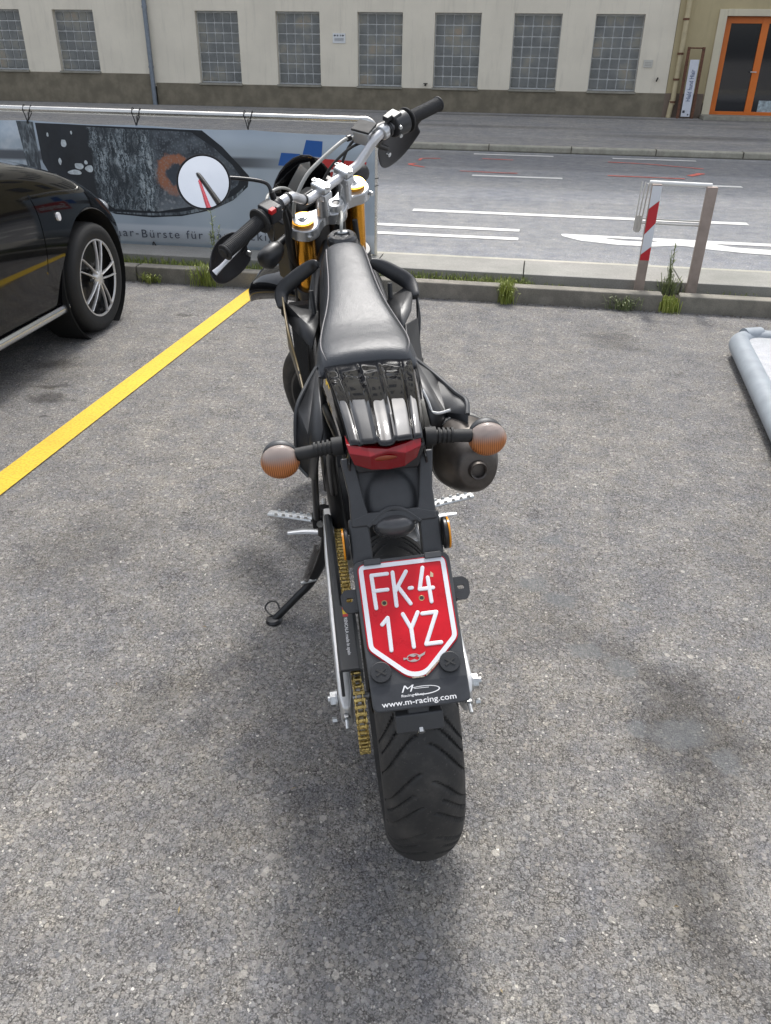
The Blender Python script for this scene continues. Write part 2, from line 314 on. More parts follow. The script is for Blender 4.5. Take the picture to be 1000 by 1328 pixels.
# markings ------------------------------------------------------------
def paint(name,c,wear=.5):
    a=NG(name); n=a.noise(45,6,.75); v=a.vor(95); col=a.mix(a.mapr(n.outputs['Fac'],.58,.74,0,wear),c,(.16,.155,.15)); col=a.mix(a.math('MULTIPLY',a.mapr(v.outputs['Distance'],.5,.75,0,1),wear*.9),col,tuple(x*.55 for x in c)); n2=a.noise(3,4)
    col=a.mix(1,col,a.ramp(n2.outputs['Fac'],[(.3,a.g(.86)),(.7,a.g(1.05))]),'MULTIPLY')
    a.n.links.new(col,a.b.inputs['Base Color']); a.b.inputs['Roughness'].default_value=.7; a.bump(v.outputs['Distance'],.4,.003); return a.m
M_white=paint('white_marking',(.72,.71,.68),.35); M_yellow=paint('yellow_marking',(.66,.43,.02),.45); M_redspray=paint('red_spray',(.75,.16,.12),.9)
def flat(name,poly,m,z=.008): 
    return struct(MB().add([(p[0],p[1],z) for p in poly],[tuple(range(len(poly)))]).build(name,m,smooth=False))
flat('parking_line',[(-1.63,-1.5),(-1.53,-1.5),(-1.655,5.195),(-1.765,5.195)] if False else [(-1.995,-2.5),(-1.885,-2.5),(-1.678,5.195),(-1.783,5.195)],M_yellow,.005)
def dash(x0,x1,y,wd=.11): flat('lane_line',[(x0,y-wd/2),(x1,y-wd/2),(x1,y+wd/2),(x0,y+wd/2)],M_white)
dash(-1.14,2.03,8.39,.13)
dash(-9,-.07,7.57,.11); dash(-9,-.07,7.19,.11)
for k in (-12.6,-8.65,-4.7,-.76): dash(k,k+1.13,11.08,.12)
for k in (1.38,5.3,9.2): dash(k,k+1.1,10.9,.12)
for k in (-9.0,-5.0,-.92,1.15,5.2): dash(k,k+1.2,13.5,.10)
dash(6,12,8.39,.13)
me=fill2d([round_poly([(.29,7.50),(.30,7.40),(.45,7.24),(.74,7.14),(1.02,7.13),(1.22,7.22),(1.30,7.22),(1.45,7.13),(1.75,7.04),(2.2,7.0),(2.9,7.02),(3.2,7.2),(3.2,7.46)],.03),
           [(.63,7.41),(.78,7.32),(1.03,7.31),(1.10,7.36),(1.0,7.40)],[(1.55,7.36),(1.68,7.25),(1.98,7.21),(2.6,7.19),(2.9,7.26),(2.85,7.37)]],(0,0,.005),(1,0,0),(0,1,0),0,.004)
struct(link('road_lettering',me,M_white,smooth=False))
def spray(pts,wd,z=.0095):
    m_=MB(); P=[Vector((*p,0)) for p in catmull(pts,6)]
    vs=[];
    for i,p in enumerate(P):
        t=(P[min(i+1,len(P)-1)]-P[max(i-1,0)]).normalized(); n_=Vector((-t.y,t.x,0)); k=wd*(.5+.5*random.random())
        vs+=[p+n_*k+Vector((0,0,z)),p-n_*k+Vector((0,0,z))]
    m_.add(vs,[(2*i,2*i+1,2*i+3,2*i+2) for i in range(len(P)-1)]); struct(m_.build('spray_mark',M_redspray,smooth=False))
spray([(-1.35,12.75),(-1.6,12.7),(-1.62,12.45)],.035); spray([(-1.62,12.1),(-1.68,11.95),(-1.45,11.7)],.04)
spray([(-.75,12.9),(-.3,12.85)],.03); spray([(-.95,11.45),(-.4,11.4),(-.2,11.42)],.03)
spray([(1.05,13.0),(1.6,12.9),(2.3,12.55)],.03); spray([(2.2,12.05),(2.0,11.75)],.06); spray([(.95,11.5),(1.9,11.45)],.035)
# ================================================================== BUILDINGS
def plaster(name,c,amt=.1,scale=1.2,streak=True):
    a=NG(name); n1=a.noise(scale,6); n2=a.noise(60,4); col=a.mix(a.mapr(n1.outputs['Fac'],.35,.68),tuple(x*(1-amt) for x in c),c)
    if streak:
        mp=a.node('ShaderNodeMapping'); mp.inputs['Scale'].default_value=(5,5,.5); a.n.links.new(a.tc.outputs['Object'],mp.inputs[0]); n3=a.noise(1.5,6,.7,mp.outputs[0])
        col=a.mix(a.mapr(n3.outputs['Fac'],.50,.72,0,.45),col,tuple(x*.72 for x in c))
    a.n.links.new(col,a.b.inputs['Base Color']); a.b.inputs['Roughness'].default_value=.92; a.bump(n2.outputs['Fac'],.5,.006); return a.m
M_cream=plaster('cream_plaster',(.82,.755,.625),.08); M_plinth=plaster('plinth_render',(.235,.205,.15),.3,3.5); M_ochre=plaster('ochre_plaster',(.50,.42,.25),.10); M_brownpl=plaster('brown_plinth',(.20,.155,.12),.25,3)
M_sill=concrete('sill_stone',(.38,.36,.31),8,.25); M_mortar=mat('grid_mortar',(.62,.63,.62),.8,noise=(20,.15))
def glassblock():
    a=NG('glass_block'); n=a.noise(1.8,3); n2=a.noise(75,3); v=a.vor(50)
    col=a.ramp(n.outputs['Fac'],[(.35,(.11,.115,.11)),(.5,(.18,.185,.175)),(.62,(.30,.28,.22)),(.74,(.42,.31,.20))])
    col=a.mix(a.mapr(v.outputs['Distance'],.2,.6,0,.5),col,(.21,.22,.22))
    a.n.links.new(col,a.b.inputs['Base Color']); a.b.inputs['Roughness'].default_value=.22; a.bump(n2.outputs['Fac'],.6,.01); return a.m
M_block=glassblock()
def wall_holes(name,m,parent,x0,x1,z0,z1,y,th,holes):
    xs=sorted({x0,x1,*[h[0] for h in holes],*[h[1] for h in holes]}); zs=sorted({z0,z1,*[h[2] for h in holes],*[h[3] for h in holes]})
    def hole(i,j):
        if i<0 or j<0 or i>=len(xs)-1 or j>=len(zs)-1: return True
        cx,cz=(xs[i]+xs[i+1])/2,(zs[j]+zs[j+1])/2
        return any(h[0]<cx<h[1] and h[2]<cz<h[3] for h in holes)
    b=MB()
    for i in range(len(xs)-1):
        for j in range(len(zs)-1):
            if hole(i,j): continue
            a0,a1,b0,b1=xs[i],xs[i+1],zs[j],zs[j+1]
            b.add([(a0,y,b0),(a1,y,b0),(a1,y,b1),(a0,y,b1)],[(0,1,2,3)]); b.add([(a0,y+th,b0),(a1,y+th,b0),(a1,y+th,b1),(a0,y+th,b1)],[(3,2,1,0)])
            for (di,dj,q) in ((-1,0,((a0,b0),(a0,b1))),(1,0,((a1,b0),(a1,b1))),(0,-1,((a0,b0),(a1,b0))),(0,1,((a0,b1),(a1,b1)))):
                if hole(i+di,j+dj):
                    (p,r_),(s_,t)=q; b.add([(p,y,r_),(s_,y,t),(s_,y+th,t),(p,y+th,r_)],[(0,1,2,3)])
    return b.build(name,m,parent,smooth=False)
YB=21.35; GZ=.094
fac=thing('factory_building','long cream plastered factory with grey brown plinth and rows of glass block windows','building',(0,YB,0))
def lx(o,me_y=YB): return o
wins=[(-13.78,.80),(-11.86,.80),(-8.23,.60),(-6.26,.60),(-4.31,.60),(-2.52,.60),(-.735,.60),(1.045,.60),(-15.7,.8),(-17.6,.8),(-19.5,.8)]
WW=1.055; ZT=2.10
holes=[(x,x+WW,zb,ZT) for x,zb in wins]
FL=(3.5,6.8,10.1,13.4)
up2=[(x,x+WW,z,z+1.6) for x,zb in wins for z in FL]
wl=wall_holes('wall',M_cream,fac,-24,2.78,.5,16.9,0,.35,holes+up2)
pl=MB(); pl.box((-16.7-.0,.15,.43),(14.5,.34,.675)); pl.box(((-9.38+2.78)/2,.155,.335),(2.78+9.38,.35,.49)); pl.build('plinth',M_plinth,fac,bevel=.01)
MB().box((-10.6,2.5,17.02),(27.2,5.6,.25)).build('roof',M_sill,fac); MB().box((-10.6,4.5,8.4),(26.6,.2,16.7)).build('rear_wall',M_cream,fac)
random.seed(3)
for (x,zb) in wins+[(x,z) for x,_ in wins for z in FL]:
    zt=ZT if zb<3 else zb+1.6; n_r=6 if zb==.80 else 7; top=zt-.03; cw=WW/5.15; x0=x+.02; chh=(top-zb-.03)/n_r
    b=MB().box((x+WW/2,.155,(zb+zt)/2),(WW-.004,.05,zt-zb-.004)); wdw=b.build('window',M_mortar,fac)
    b=MB()
    for i in range(5):
        for j in range(n_r): b.box((x0+cw*(i+.5)-.004,.122,zb+.03+chh*(j+.5)),(cw-.026,.03,chh-.026))
    b.build('glass_blocks',M_block,wdw,bevel=.006)
    MB().box((x+WW/2,.045,zb-.022),(WW+.03,.21,.044)).build('sill',M_sill,wdw,bevel=.004)
M_zinc=mat('zinc_pipe',(.22,.25,.29),.45,.6,noise=(12,.2))
dp=thing('downpipe','grey zinc downpipe on the cream factory wall between two glass block windows','downpipe',(-9.43,YB-.06,GZ))
MB().cyl((0,-.03,0),(0,-.03,16.8),.055,n=16).build('pipe',M_zinc,dp)
for z in (.8,2.05,3.9): MB().cyl((0,-.03,z),(0,-.03,z+.05),.064,n=16).build('bracket',M_zinc,dp)
M_sign=mat('white_sign',(.75,.76,.76),.5); M_ink=mat('sign_ink',(.03,.035,.05),.6)
sg=thing('wall_sign','small white notice with black pictograms on the cream factory wall','sign',(-4.745,YB-.012,1.475))
MB().box((0,0,.1),(.30,.012,.20)).build('sign_panel',M_sign,sg)
b=MB(); 
for xx,ww in ((-.10,.05),(-.035,.035),(.035,.025),(.09,.05)): b.add([(xx-ww/2,-.008,.135),(xx+ww/2,-.008,.145),(xx+ww/2,-.008,.165),(xx-ww/4,-.008,.172)],[(0,1,2,3)])
for zz in (.095,.07,.045): b.add([(-.11,-.008,zz),(.11,-.008,zz),(.11,-.008,zz+.008),(-.11,-.008,zz+.008)],[(0,1,2,3)])
b.build('lettering',M_ink,sg,smooth=False)
s2=thing('wall_plate','small pale plate low on the cream wall beside the last glass block window','sign',(2.30,YB-.01,1.10)); MB().box((0,0,.06),(.20,.012,.15)).build('sign_panel',plaster('pale_plate',(.62,.6,.54),.1),s2)
b=MB()
for zz in (.02,.05,.08): b.add([(-.07,-.008,zz),(.07,-.008,zz),(.07,-.008,zz+.006),(-.07,-.008,zz+.006)],[(0,1,2,3)])
b.build('lettering',M_sill,s2,smooth=False)
st=thing('wall_spigot','rusty stub tap sticking out low on the cream factory wall','tap',(2.55,YB-.02,.83)); MB().cyl((0,0,.03),(0,-.06,.05),.018).cyl((0,-.06,.06),(-.02,-.06,-.02),.016).build('spout',mat('dark_iron',(.05,.045,.04),.6,.5),st)
st=thing('wall_spigot','small dark stub at the top edge of the grey plinth between two windows','tap',(-2.68,YB-.02,.62)); MB().cyl((0,0,.03),(0,-.09,.03),.022).box((0,-.05,.06),(.09,.04,.02)).build('spout',bpy.data.materials['dark_iron'],st)
# ochre house with orange door
och=thing('ochre_house','ochre yellow rendered house with brown plinth and orange framed glass door','building',(0,YB+.01,0))
OX=(3.6,6.0,8.4)
wall_holes('wall',M_ochre,och,2.79,12,.5,15.9,0,.35,[(3.80,5.5,.4,2.08),(6.6,8.0,.9,2.2)]+[(x,x+1.1,z,z+1.6) for x in OX for z in FL]); 
MB().box((3.19,.14,.335),(.84,.35,.50)).box((8.9,.14,.335),(6.5,.35,.50)).build('plinth',M_brownpl,och,bevel=.01)
M_creamtrim=plaster('cream_trim',(.68,.62,.47),.08)
MB().box((3.715,.14,1.1),(.17,.36,2.21)).box((5.585,.14,1.1),(.17,.36,2.21)).box((4.65,.14,2.145),(1.70,.36,.13)).build('door_surround',M_creamtrim,och,bevel=.008)
MB().box((7.4,2.5,16.02),(9.3,5.6,.25)).build('roof',M_sill,och)
M_orange=mat('orange_frame',(.72,.17,.015),.38,noise=(5,.06)); M_dglass=mat('dark_glass',(.012,.014,.018),.05,spec=.8); 
dr=MB().box((3.875,.15,1.09),(.13,.06,2.0)).box((5.42,.15,1.09),(.13,.06,2.0)).box((4.65,.148,1.09),(.15,.07,1.999)).box((4.647,.151,2.02),(1.42,.062,.14)).box((4.647,.151,.165),(1.42,.062,.15)).build('door',M_orange,och,bevel=.004)
MB().box((4.26,.16,1.09),(.655,.012,1.72)).box((5.04,.16,1.09),(.64,.012,1.72)).build('pane',M_dglass,dr,smooth=False)
MB().cyl((4.64,.10,1.03),(4.64,.05,1.03),.012).cyl((4.64,.055,1.03),(4.52,.055,1.03),.011).build('handle',mat('steel_handle',(.7,.7,.7),.3,1),dr)
MB().box((7.3,.2,1.55),(1.39,.05,1.29)).build('window',M_dglass,och)
for x in OX:
    for z in FL: MB().box((x+.55,.2,z+.8),(1.09,.05,1.59)).build('window',M_dglass,och)
b=MB().box((5.14,.145,1.55),(.28,.004,.16)); b.build('notice',M_sign,dr,smooth=False)
b=MB().box((5.02,.135+.01,.32),(.34,.004,.30)); b.build('poster',mat('poster_print',(.35,.42,.45),.4,noise=(14,.7)),dr,smooth=False)
struct(MB().box((4.65,YB-.28,.135),(2.1,.60,.085)).build('doorstep',M_sill,bevel=.01))
M_ochpipe=mat('ochre_pipe',(.52,.44,.27),.6,noise=(8,.15)); M_rust=mat('rusty_iron',(.16,.075,.045),.8,.2,noise=(30,.5))
dp=thing('downpipe','ochre painted downpipe on the yellow house beside the white sign post','downpipe',(2.96,YB-.05,GZ))
MB().tube([(-.05,-.03,0),(-.02,-.03,.35),(0,-.03,.9),(0,-.03,6.8)],.055,14,smooth=4).build('pipe',M_ochpipe,dp)
for z in (.3,.75,1.25,1.9): MB().cyl((-.01,-.03,z),(-.01,-.03,z+.04),.066,n=14).build('bracket',M_rust,dp)
# sign post of two rusty uprights with a white board
sp=thing('advertising_stand','narrow upright stand of two rusty posts with a white lettered board','sign stand',(3.25,YB-.22,GZ))
for sx_ in (-.155,.155):
    MB().box((sx_,0,.70),(.06,.05,1.40)).build('post',M_rust,sp,bevel=.004)
MB().cyl((-.155,0,1.38),(.155,0,1.38),.014).build('crossbar',M_rust,sp)
bd=MB().box((.0,-.04,.60),(.19,.02,1.12)).build('board',mat('board_white',(.66,.68,.74),.5,noise=(9,.12)),sp,bevel=.003)
place_text('lettering','Hiald hund Hiair',M_ink if False else mat('board_ink',(.05,.08,.18),.6),bd,(.0,-.0505,.60),(0,0,1),(-1,0,0),-.25,-.045,.62,.09,off=.0005,bold=.012)
MB().box((-.05,-.052,.14),(.05,.002,.05)).box((.05,-.052,.08),(.03,.002,.03)).build('emblem',M_ink,bd,smooth=False)
# ================================================================== RAIL AND BANNER
M_inox=mat('stainless_tube',(.62,.61,.58),.25,1,noise=(5,.1)); M_tie=mat('cable_tie',(.015,.015,.015),.5)
YP=5.78
rl=thing('tube_railing','stainless steel tube railing carrying the long advertising banner','railing',(0,YP,.125))
P_=[(-9,0,.885),(-4,0,.875),(-1.15,0,.862),(-1.09,0,.855),(-1.062,0,.825),(-1.055,0,.78)]
MB().tube(P_[:3],.021,16).build('top_rail',M_inox,rl)
MB().tube([(-1.15,0,.862),(-1.10,0,.858),(-1.066,0,.835),(-1.052,0,.79)],.023,16,smooth=5).build('elbow',M_inox,rl)
for x in (-1.052,-4.35,-7.6): MB().cyl((x,0,0),(x,0,.80 if x>-2 else .86),.021,n=16).build('post',M_inox,rl)
MB().cyl((-9,.0,.028),(-1.30,.0,.028),.014,n=10).build('bottom_rail',M_inox,rl)
bn=thing('advertising_banner','grey blue printed banner showing a car headlamp and brush bristles','banner',(0,YP-.03,0))
def zt(x): return .935-.0127*(x+3.9)
def zb(x): return .10+.0215*(x+2.9) if x>-2.9 else .10
XS=[k*.04 for k in range(-212,-26)]+[-1.045]; NX=len(XS)-1; NZ=6; b=MB(); vs=[]
def by(x,z): return .006*math.sin(x*7)+.003*math.sin(x*19)
for i in range(NX+1):
    x=XS[i]
    for j in range(NZ+1):
        sag=.010*abs(math.sin((x+3.5)/.8*PI)); z=zb(x)+(zt(x)-sag-zb(x))*j/NZ; vs.append((x,by(x,z),z))
b.add(vs,[(i*(NZ+1)+j,(i+1)*(NZ+1)+j,(i+1)*(NZ+1)+j+1,i*(NZ+1)+j+1) for i in range(NX) for j in range(NZ)])
a=NG('banner_print'); n=a.noise(1.2,3); n2=a.noise(9,4); v=a.vor(11); sp_=a.node('ShaderNodeSeparateXYZ'); a.n.links.new(a.tc.outputs['Object'],sp_.inputs[0])
col=a.ramp(n.outputs['Fac'],[(.3,(.30,.36,.42)),(.7,(.45,.51,.56))])
# pale lower strip for the slogan, wet droplet field on the left
col=a.mix(a.mapr(sp_.outputs[2],.275,.255,0,1),col,(.52,.56,.60)); col=a.mix(a.mapr(sp_.outputs[2],.150,.140,0,1),col,(.42,.50,.57))
lf=a.mapr(sp_.outputs[0],-3.55,-3.60,0,1); drop=a.mapr(v.outputs['Distance'],.28,.18,0,.5); wet=a.mix(a.mapr(n2.outputs['Fac'],.4,.65),(.40,.47,.53),(.52,.57,.61)); wet=a.mix(drop,wet,(.26,.32,.37))
col=a.mix(lf,col,wet)
# dark soft band leading right from the lamp tip
bd_=a.math('MULTIPLY',a.mapr(a.math('ABSOLUTE',a.math('SUBTRACT',sp_.outputs[2],.705)),.045,.02,0,1),a.mapr(sp_.outputs[0],-1.5,-2.0,.1,1)); col=a.mix(bd_,col,(.10,.11,.125))
a.n.links.new(col,a.b.inputs['Base Color']); a.b.inputs['Roughness'].default_value=.55; M_ban=a.m
sheet=b.build('sheet',M_ban,bn,solid=.0015)
def printed(name,poly,m,off):
    # printed area following the sheet, cut as a fine grid clipped to its outline
    bm=bmesh.new(); f=bm.faces.new([bm.verts.new((p[0],0,p[1])) for p in poly]); xs_=[p[0] for p in poly]; 
    k=int(math.floor(min(xs_)/.04)); 
    while k*.04<max(xs_):
        bmesh.ops.bisect_plane(bm,geom=bm.verts[:]+bm.edges[:]+bm.faces[:],dist=1e-6,plane_co=(k*.04,0,0),plane_no=(1,0,0)); k+=1
    for v_ in bm.verts: v_.co.y=by(v_.co.x,v_.co.z)-off
    me=bpy.data.meshes.new(name); bm.to_mesh(me); bm.free(); return link(name,me,m,sheet,smooth=False)
def brushm(name,dark,light,sc_=(60,60,4),rot=.9,th=(.4,.62),orng=False):
    a=NG(name); mp=a.node('ShaderNodeMapping'); mp.inputs['Rotation'].default_value=(0,rot,0); mp.inputs['Scale'].default_value=sc_; a.n.links.new(a.tc.outputs['Object'],mp.inputs[0])
    n=a.noise(1,5,.6,mp.outputs[0],1.2); n2=a.noise(5,4); col=a.mix(a.mapr(n.outputs['Fac'],*th),dark,light); col=a.mix(a.mapr(n2.outputs['Fac'],.4,.65,0,.7),col,dark)
    a.n.links.new(col,a.b.inputs['Base Color']); a.b.inputs['Roughness'].default_value=.5; return a.m
def dropm(name,c,c2,sc_=60,amt=.6):
    a=NG(name); v=a.vor(sc_); n=a.noise(7,5); col=a.mix(a.mapr(v.outputs['Distance'],.45,.2,0,amt),c,c2); col=a.mix(a.mapr(n.outputs['Fac'],.4,.7,0,.6),col,tuple(x*.5 for x in c)); a.n.links.new(col,a.b.inputs['Base Color']); a.b.inputs['Roughness'].default_value=.5; return a.m
M_lamp=mat('print_dark',(.018,.022,.028),.5,noise=(6,.4)); M_edge=brushm('print_edge',(.05,.06,.07),(.30,.35,.38),(30,30,10),0)
def headlamp_print():
    a=NG('headlamp_print'); sp=a.node('ShaderNodeSeparateXYZ'); wn=a.noise(11,5,.7); vs=a.node('ShaderNodeVectorMath',operation='SCALE'); a.n.links.new(wn.outputs['Color'],vs.inputs[0]); vs.inputs['Scale'].default_value=.11
    va=a.node('ShaderNodeVectorMath',operation='ADD'); a.n.links.new(a.tc.outputs['Object'],va.inputs[0]); a.n.links.new(vs.outputs[0],va.inputs[1]); a.n.links.new(va.outputs[0],sp.inputs[0]); X,Z=sp.outputs[0],sp.outputs[2]
    # bristles: long bent streaks
    mp=a.node('ShaderNodeMapping'); mp.inputs['Rotation'].default_value=(0,.55,0); mp.inputs['Scale'].default_value=(75,40,7); a.n.links.new(va.outputs[0],mp.inputs[0])
    n=a.noise(1,6,.65,mp.outputs[0],.8); nb=a.noise(5,5,.6); br=a.ramp(n.outputs['Fac'],[(.40,(.02,.027,.033)),(.49,(.08,.10,.115)),(.56,(.30,.35,.38)),(.64,(.50,.55,.57))]); br=a.mix(a.mapr(nb.outputs['Fac'],.42,.62,0,.8),br,(.03,.037,.045))
    v=a.vor(60); v2=a.vor(24); nl=a.noise(7,5); ln=a.mix(a.mapr(nl.outputs['Fac'],.35,.65),(.035,.042,.052),(.11,.13,.15)); ln=a.mix(a.mapr(v.outputs['Distance'],.5,.2,0,.4),ln,(.22,.25,.28))
    ln=a.mix(a.mapr(Z,.56,.42,0,.75),ln,(.23,.26,.285)); 
    r=a.math('SQRT',a.math('ADD',a.math('POWER',a.math('SUBTRACT',X,-2.405),2),a.math('POWER',a.math('MULTIPLY',a.math('SUBTRACT',Z,.665),1.12),2)))
    ring=a.math('MULTIPLY',a.mapr(r,.165,.135,0,1),a.mapr(r,.060,.085,0,1)); oc=a.mix(a.mapr(v.outputs['Distance'],.5,.25,0,.6),(.36,.15,.085),(.33,.25,.21)); oc=a.mix(a.mapr(Z,.62,.50,0,.8),oc,(.22,.20,.20))
    ln=a.mix(ring,ln,oc); ln=a.mix(a.mapr(r,.075,.055,0,.85),ln,(.05,.062,.08)); ln=a.mix(a.math('MULTIPLY',a.mapr(v2.outputs['Distance'],.30,.18,0,.55),a.mapr(Z,.62,.5,0,1)),ln,(.36,.37,.38))
    m=a.mapr(X,-2.60,-2.52,0,1); col=a.mix(m,br,ln); col=a.mix(a.mapr(X,-3.02,-2.99,1,0),col,(.018,.022,.028))
    a.n.links.new(col,a.b.inputs['Base Color']); a.b.inputs['Roughness'].default_value=.5; return a.m
printed('printed_lamp',[(-3.46,.915),(-2.24,.898),(-2.10,.80),(-1.99,.69),(-1.925,.62),(-1.94,.55),(-2.05,.46),(-2.22,.385),(-2.45,.335),(-2.67,.318),(-2.95,.33),(-3.2,.42),(-3.38,.52),(-3.455,.66)],M_lamp,.0015)
printed('printed_edge',[(-3.60,.925),(-3.475,.92),(-3.475,.62),(-3.40,.48),(-3.3,.38),(-3.56,.40)],M_edge,.0016)
printed('printed_lens',[(-3.14,.90),(-2.32,.885),(-2.16,.79),(-2.04,.69),(-1.985,.615),(-2.01,.56),(-2.11,.49),(-2.3,.415),(-2.62,.36),(-2.95,.365),(-3.14,.50)],headlamp_print(),.0024)
printed('printed_rim',catmull([(-3.0,.345),(-2.67,.332),(-2.42,.35),(-2.2,.405),(-2.03,.475),(-1.955,.56),(-2.04,.492),(-2.22,.425),(-2.43,.368),(-2.67,.348)],4,True),M_edge,.0036)
M_pw=mat('print_white',(.55,.6,.62),.5,noise=(30,.3)); 
#printed('printed_highlight',catmull([(-2.38,.755),(-2.2,.735),(-2.07,.70),(-2.2,.71),(-2.36,.73)],4,True),M_pw,.0050)
for (px_,pz,rx,rz) in ((-3.27,.79,.022,.026),(-3.18,.645,.035,.02),(-3.10,.63,.03,.025),(-3.22,.60,.05,.016),(-3.38,.84,.008,.014),(-3.2,.86,.007,.012),(-3.12,.67,.012,.014),(-3.32,.67,.012,.022)):
    printed('printed_foam',catmull([(px_+rx*math.cos(t)*(.8+.4*random.random()),pz+rz*math.sin(t)*(.8+.4*random.random())) for t in [k*PI/4 for k in range(8)]],3,True),M_pw,.0024)
M_blue=mat('print_blue',(.015,.10,.36),.5); M_redp=mat('print_red',(.50,.035,.035),.5); M_wp=mat('print_lettering',(.8,.8,.8),.5); M_gp=mat('print_slogan',(.07,.08,.10),.5)
printed('blue_square',[(-1.545,.762),(-1.41,.755),(-1.43+.03,.853),(-1.545+.03,.858)],M_blue,.002)
printed('blue_square',[(-1.715,.695),(-1.585,.690),(-1.56,.770),(-1.69,.775)],M_blue,.002)
printed('red_panel',[(-1.575,.60),(-1.13,.585),(-1.10,.735),(-1.55,.752)],M_redp,.002)
SX,SZ=(1,0,-.015),(0,0,1)
place_text('logo_lettering','Semple',M_wp,sheet,(0,-.013,0),SX,SZ,-1.545,.605,.40,.085,depth=.001,off=0,bold=.02,shear=.25)
place_text('slogan','Bürste für hartnäckigen',M_gp,sheet,(0,-.013,0),(1,0,.02),SZ,-2.765,.232,1.10,.056,depth=.001,off=0,spacing=1.25)
place_text('slogan','Naturhaar-',M_gp,sheet,(0,-.013,0),(1,0,.02),SZ,-3.29,.238,.50,.056,depth=.001,off=0,spacing=1.25)
for x in (-3.51,-2.706,-1.912,-4.3,-5.1):
    t=thing('cable_tie','black cable tie looped over the steel rail holding the banner','cable tie',(x,YP,.995),group='cable ties holding the banner')
    MB().tube([(-.028,-.024,.0),(-.028,0,.03),(-.022,.024,0),(-.004,-.004,-.05),(0,-.03,-.085),(-.012,-.028,-.04),(-.028,-.024,.0)],.0035,6,smooth=4).tube([(.025,-.024,.0),(.026,0,.028),(.02,.024,0),(.004,-.004,-.05),(0,-.033,-.075),(.012,-.028,-.04),(.025,-.024,.0)],.0035,6,smooth=4).build('strap',M_tie,t)
ties=[o for o in C.objects if o.name.startswith('cable_tie') and o.parent is None]
for o,l in zip(ties,['black cable tie on the rail above the dark left edge of the printed headlamp','grey black cable tie on the rail above the printed brush bristles','black cable tie on the rail above the right part of the printed headlamp','black cable tie further left on the rail behind the black car','black cable tie far left on the rail outside the view']): o['label']=l
t=thing('cable_tie','short black cable tie at the lower edge of the banner under the slogan','cable tie',(-2.68,YP-.03,.10)); MB().tube([(-.012,-.01,.02),(0,-.02,.05),(.012,-.01,.02),(.018,0,-.01),(-.018,0,-.012),(-.012,-.01,.02)],.004,6,smooth=4).build('strap',M_tie,t)
t=thing('cable_tie','thin black cable tie wrapped round the upright steel post at the banner end','cable tie',(-1.052,YP,.62)); MB().tube([(.026,0,.015),(0,-.027,.01),(-.028,-.01,.0),(-.09,-.02,-.01)],.003,6,smooth=4).tube([(.026,0,-.03),(0,-.027,-.035),(-.03,-.01,-.02),(-.09,-.02,-.008)],.003,6,smooth=4).build('strap',M_tie,t)
# feather flag standing behind the photographer (seen in the handlebar mirror)
ff=thing('feather_flag','dark bowed flagpole with narrow red pennant seen only in the round handlebar mirror','flag',(.75,-1.2,0))
MB().tube([(0,0,0),(-.05,.02,1.2),(-.25,.05,2.2),(-.74,.07,2.98),(-1.05,.06,3.46),(-1.10,.05,3.50)],[.04,.04,.04,.038,.036,.022],12,smooth=6).build('pole',M_tie,ff)
MB().box((0,0,.02),(.7,.08,.04)).box((0,0,.021),(.08,.7,.042)).build('base',M_tie,ff)
_o=catmull([(-1.06,.06,3.44),(-.90,.06,3.0),(-.62,.06,2.4),(-.50,.05,1.8)],6); _i=catmull([(-1.08,.06,3.38),(-.965,.06,3.0),(-.71,.06,2.4),(-.58,.05,1.8)],6)
MB().add(_o+_i,[(k,k+1,len(_o)+k+1,len(_o)+k) for k in range(len(_o)-1)]).build('pennant',mat('pennant_red',(.35,.02,.04),.6),ff,solid=.004)
# ================================================================== HOOP BARRIER
M_post=mat('weathered_steel',(.33,.27,.235),.55,.35,noise=(8,.22)); M_refl=mat('white_foil',(.68,.7,.74),.35); M_redf=mat('red_foil',(.50,.02,.03),.3)
hb=thing('guard_rail','low guard frame with two grey flat posts and a red white marked left post','guard rail',(0,0,.05))
def lean_post(xb,yb,xt,yt,h,wd,dp_,name='post'):
    b=MB(); vs=[]
    for (x,y,z) in ((xb,yb,0),(xt,yt,h)):
        for sx_,sy_ in ((-1,-1),(1,-1),(1,1),(-1,1)): vs.append((x+sx_*wd/2,y+sy_*dp_/2,z))
    b.add(vs,[(0,3,2,1),(4,5,6,7),(0,1,5,4),(1,2,6,5),(2,3,7,6),(3,0,4,7)]); return b.build(name,M_post,hb,bevel=.004)
pA=lean_post(.735,5.40,.742,5.40,.66,.058,.04); pB=lean_post(1.055,5.40,1.062,5.40,.655,.062,.04)
def foil(pts,m):  # pts: (u across 0..1, z) on the front face of the left post
    MB().add([(.7065+.058*u+.0106*z,5.3785,z) for u,z in pts],[tuple(range(len(pts)))]).build('reflector_band',m,pA,smooth=False)
foil([(0.02,.52),(.98,.57),(.98,.652),(.02,.652)],M_refl); foil([(0.02,.37),(.98,.44),(.98,.568),(.02,.518)],M_redf); foil([(.02,.25),(.98,.30),(.98,.438),(.02,.368)],M_refl); foil([(.02,.215),(.98,.215),(.98,.298),(.02,.248)],M_redf)
MB().tube([(.70,5.415,.665),(1.06,5.415,.66)],.013,10).build('top_rail',mat('white_painted_rail',(.75,.75,.73),.4),hb)
M_wire=mat('pale_wire',(.6,.58,.54),.4,.6)
for dz,dy in ((.45,.43),(.425,.43)): MB().tube([(.69,5+dy,dz+.004),(1.055,5+dy,dz)],.005,6).build('wire',M_wire,hb)
for dx in (-.012,-.032,-.05): MB().tube([(.715+dx,5.44+abs(dx),.66),(.705+dx,5.44,.50),(.70+dx,5.44,.38)],.0045,6).build('wire',M_wire,hb)
MB().box((.672,5.445,.42),(.03,.01,.10)).build('bracket',M_wire,hb)
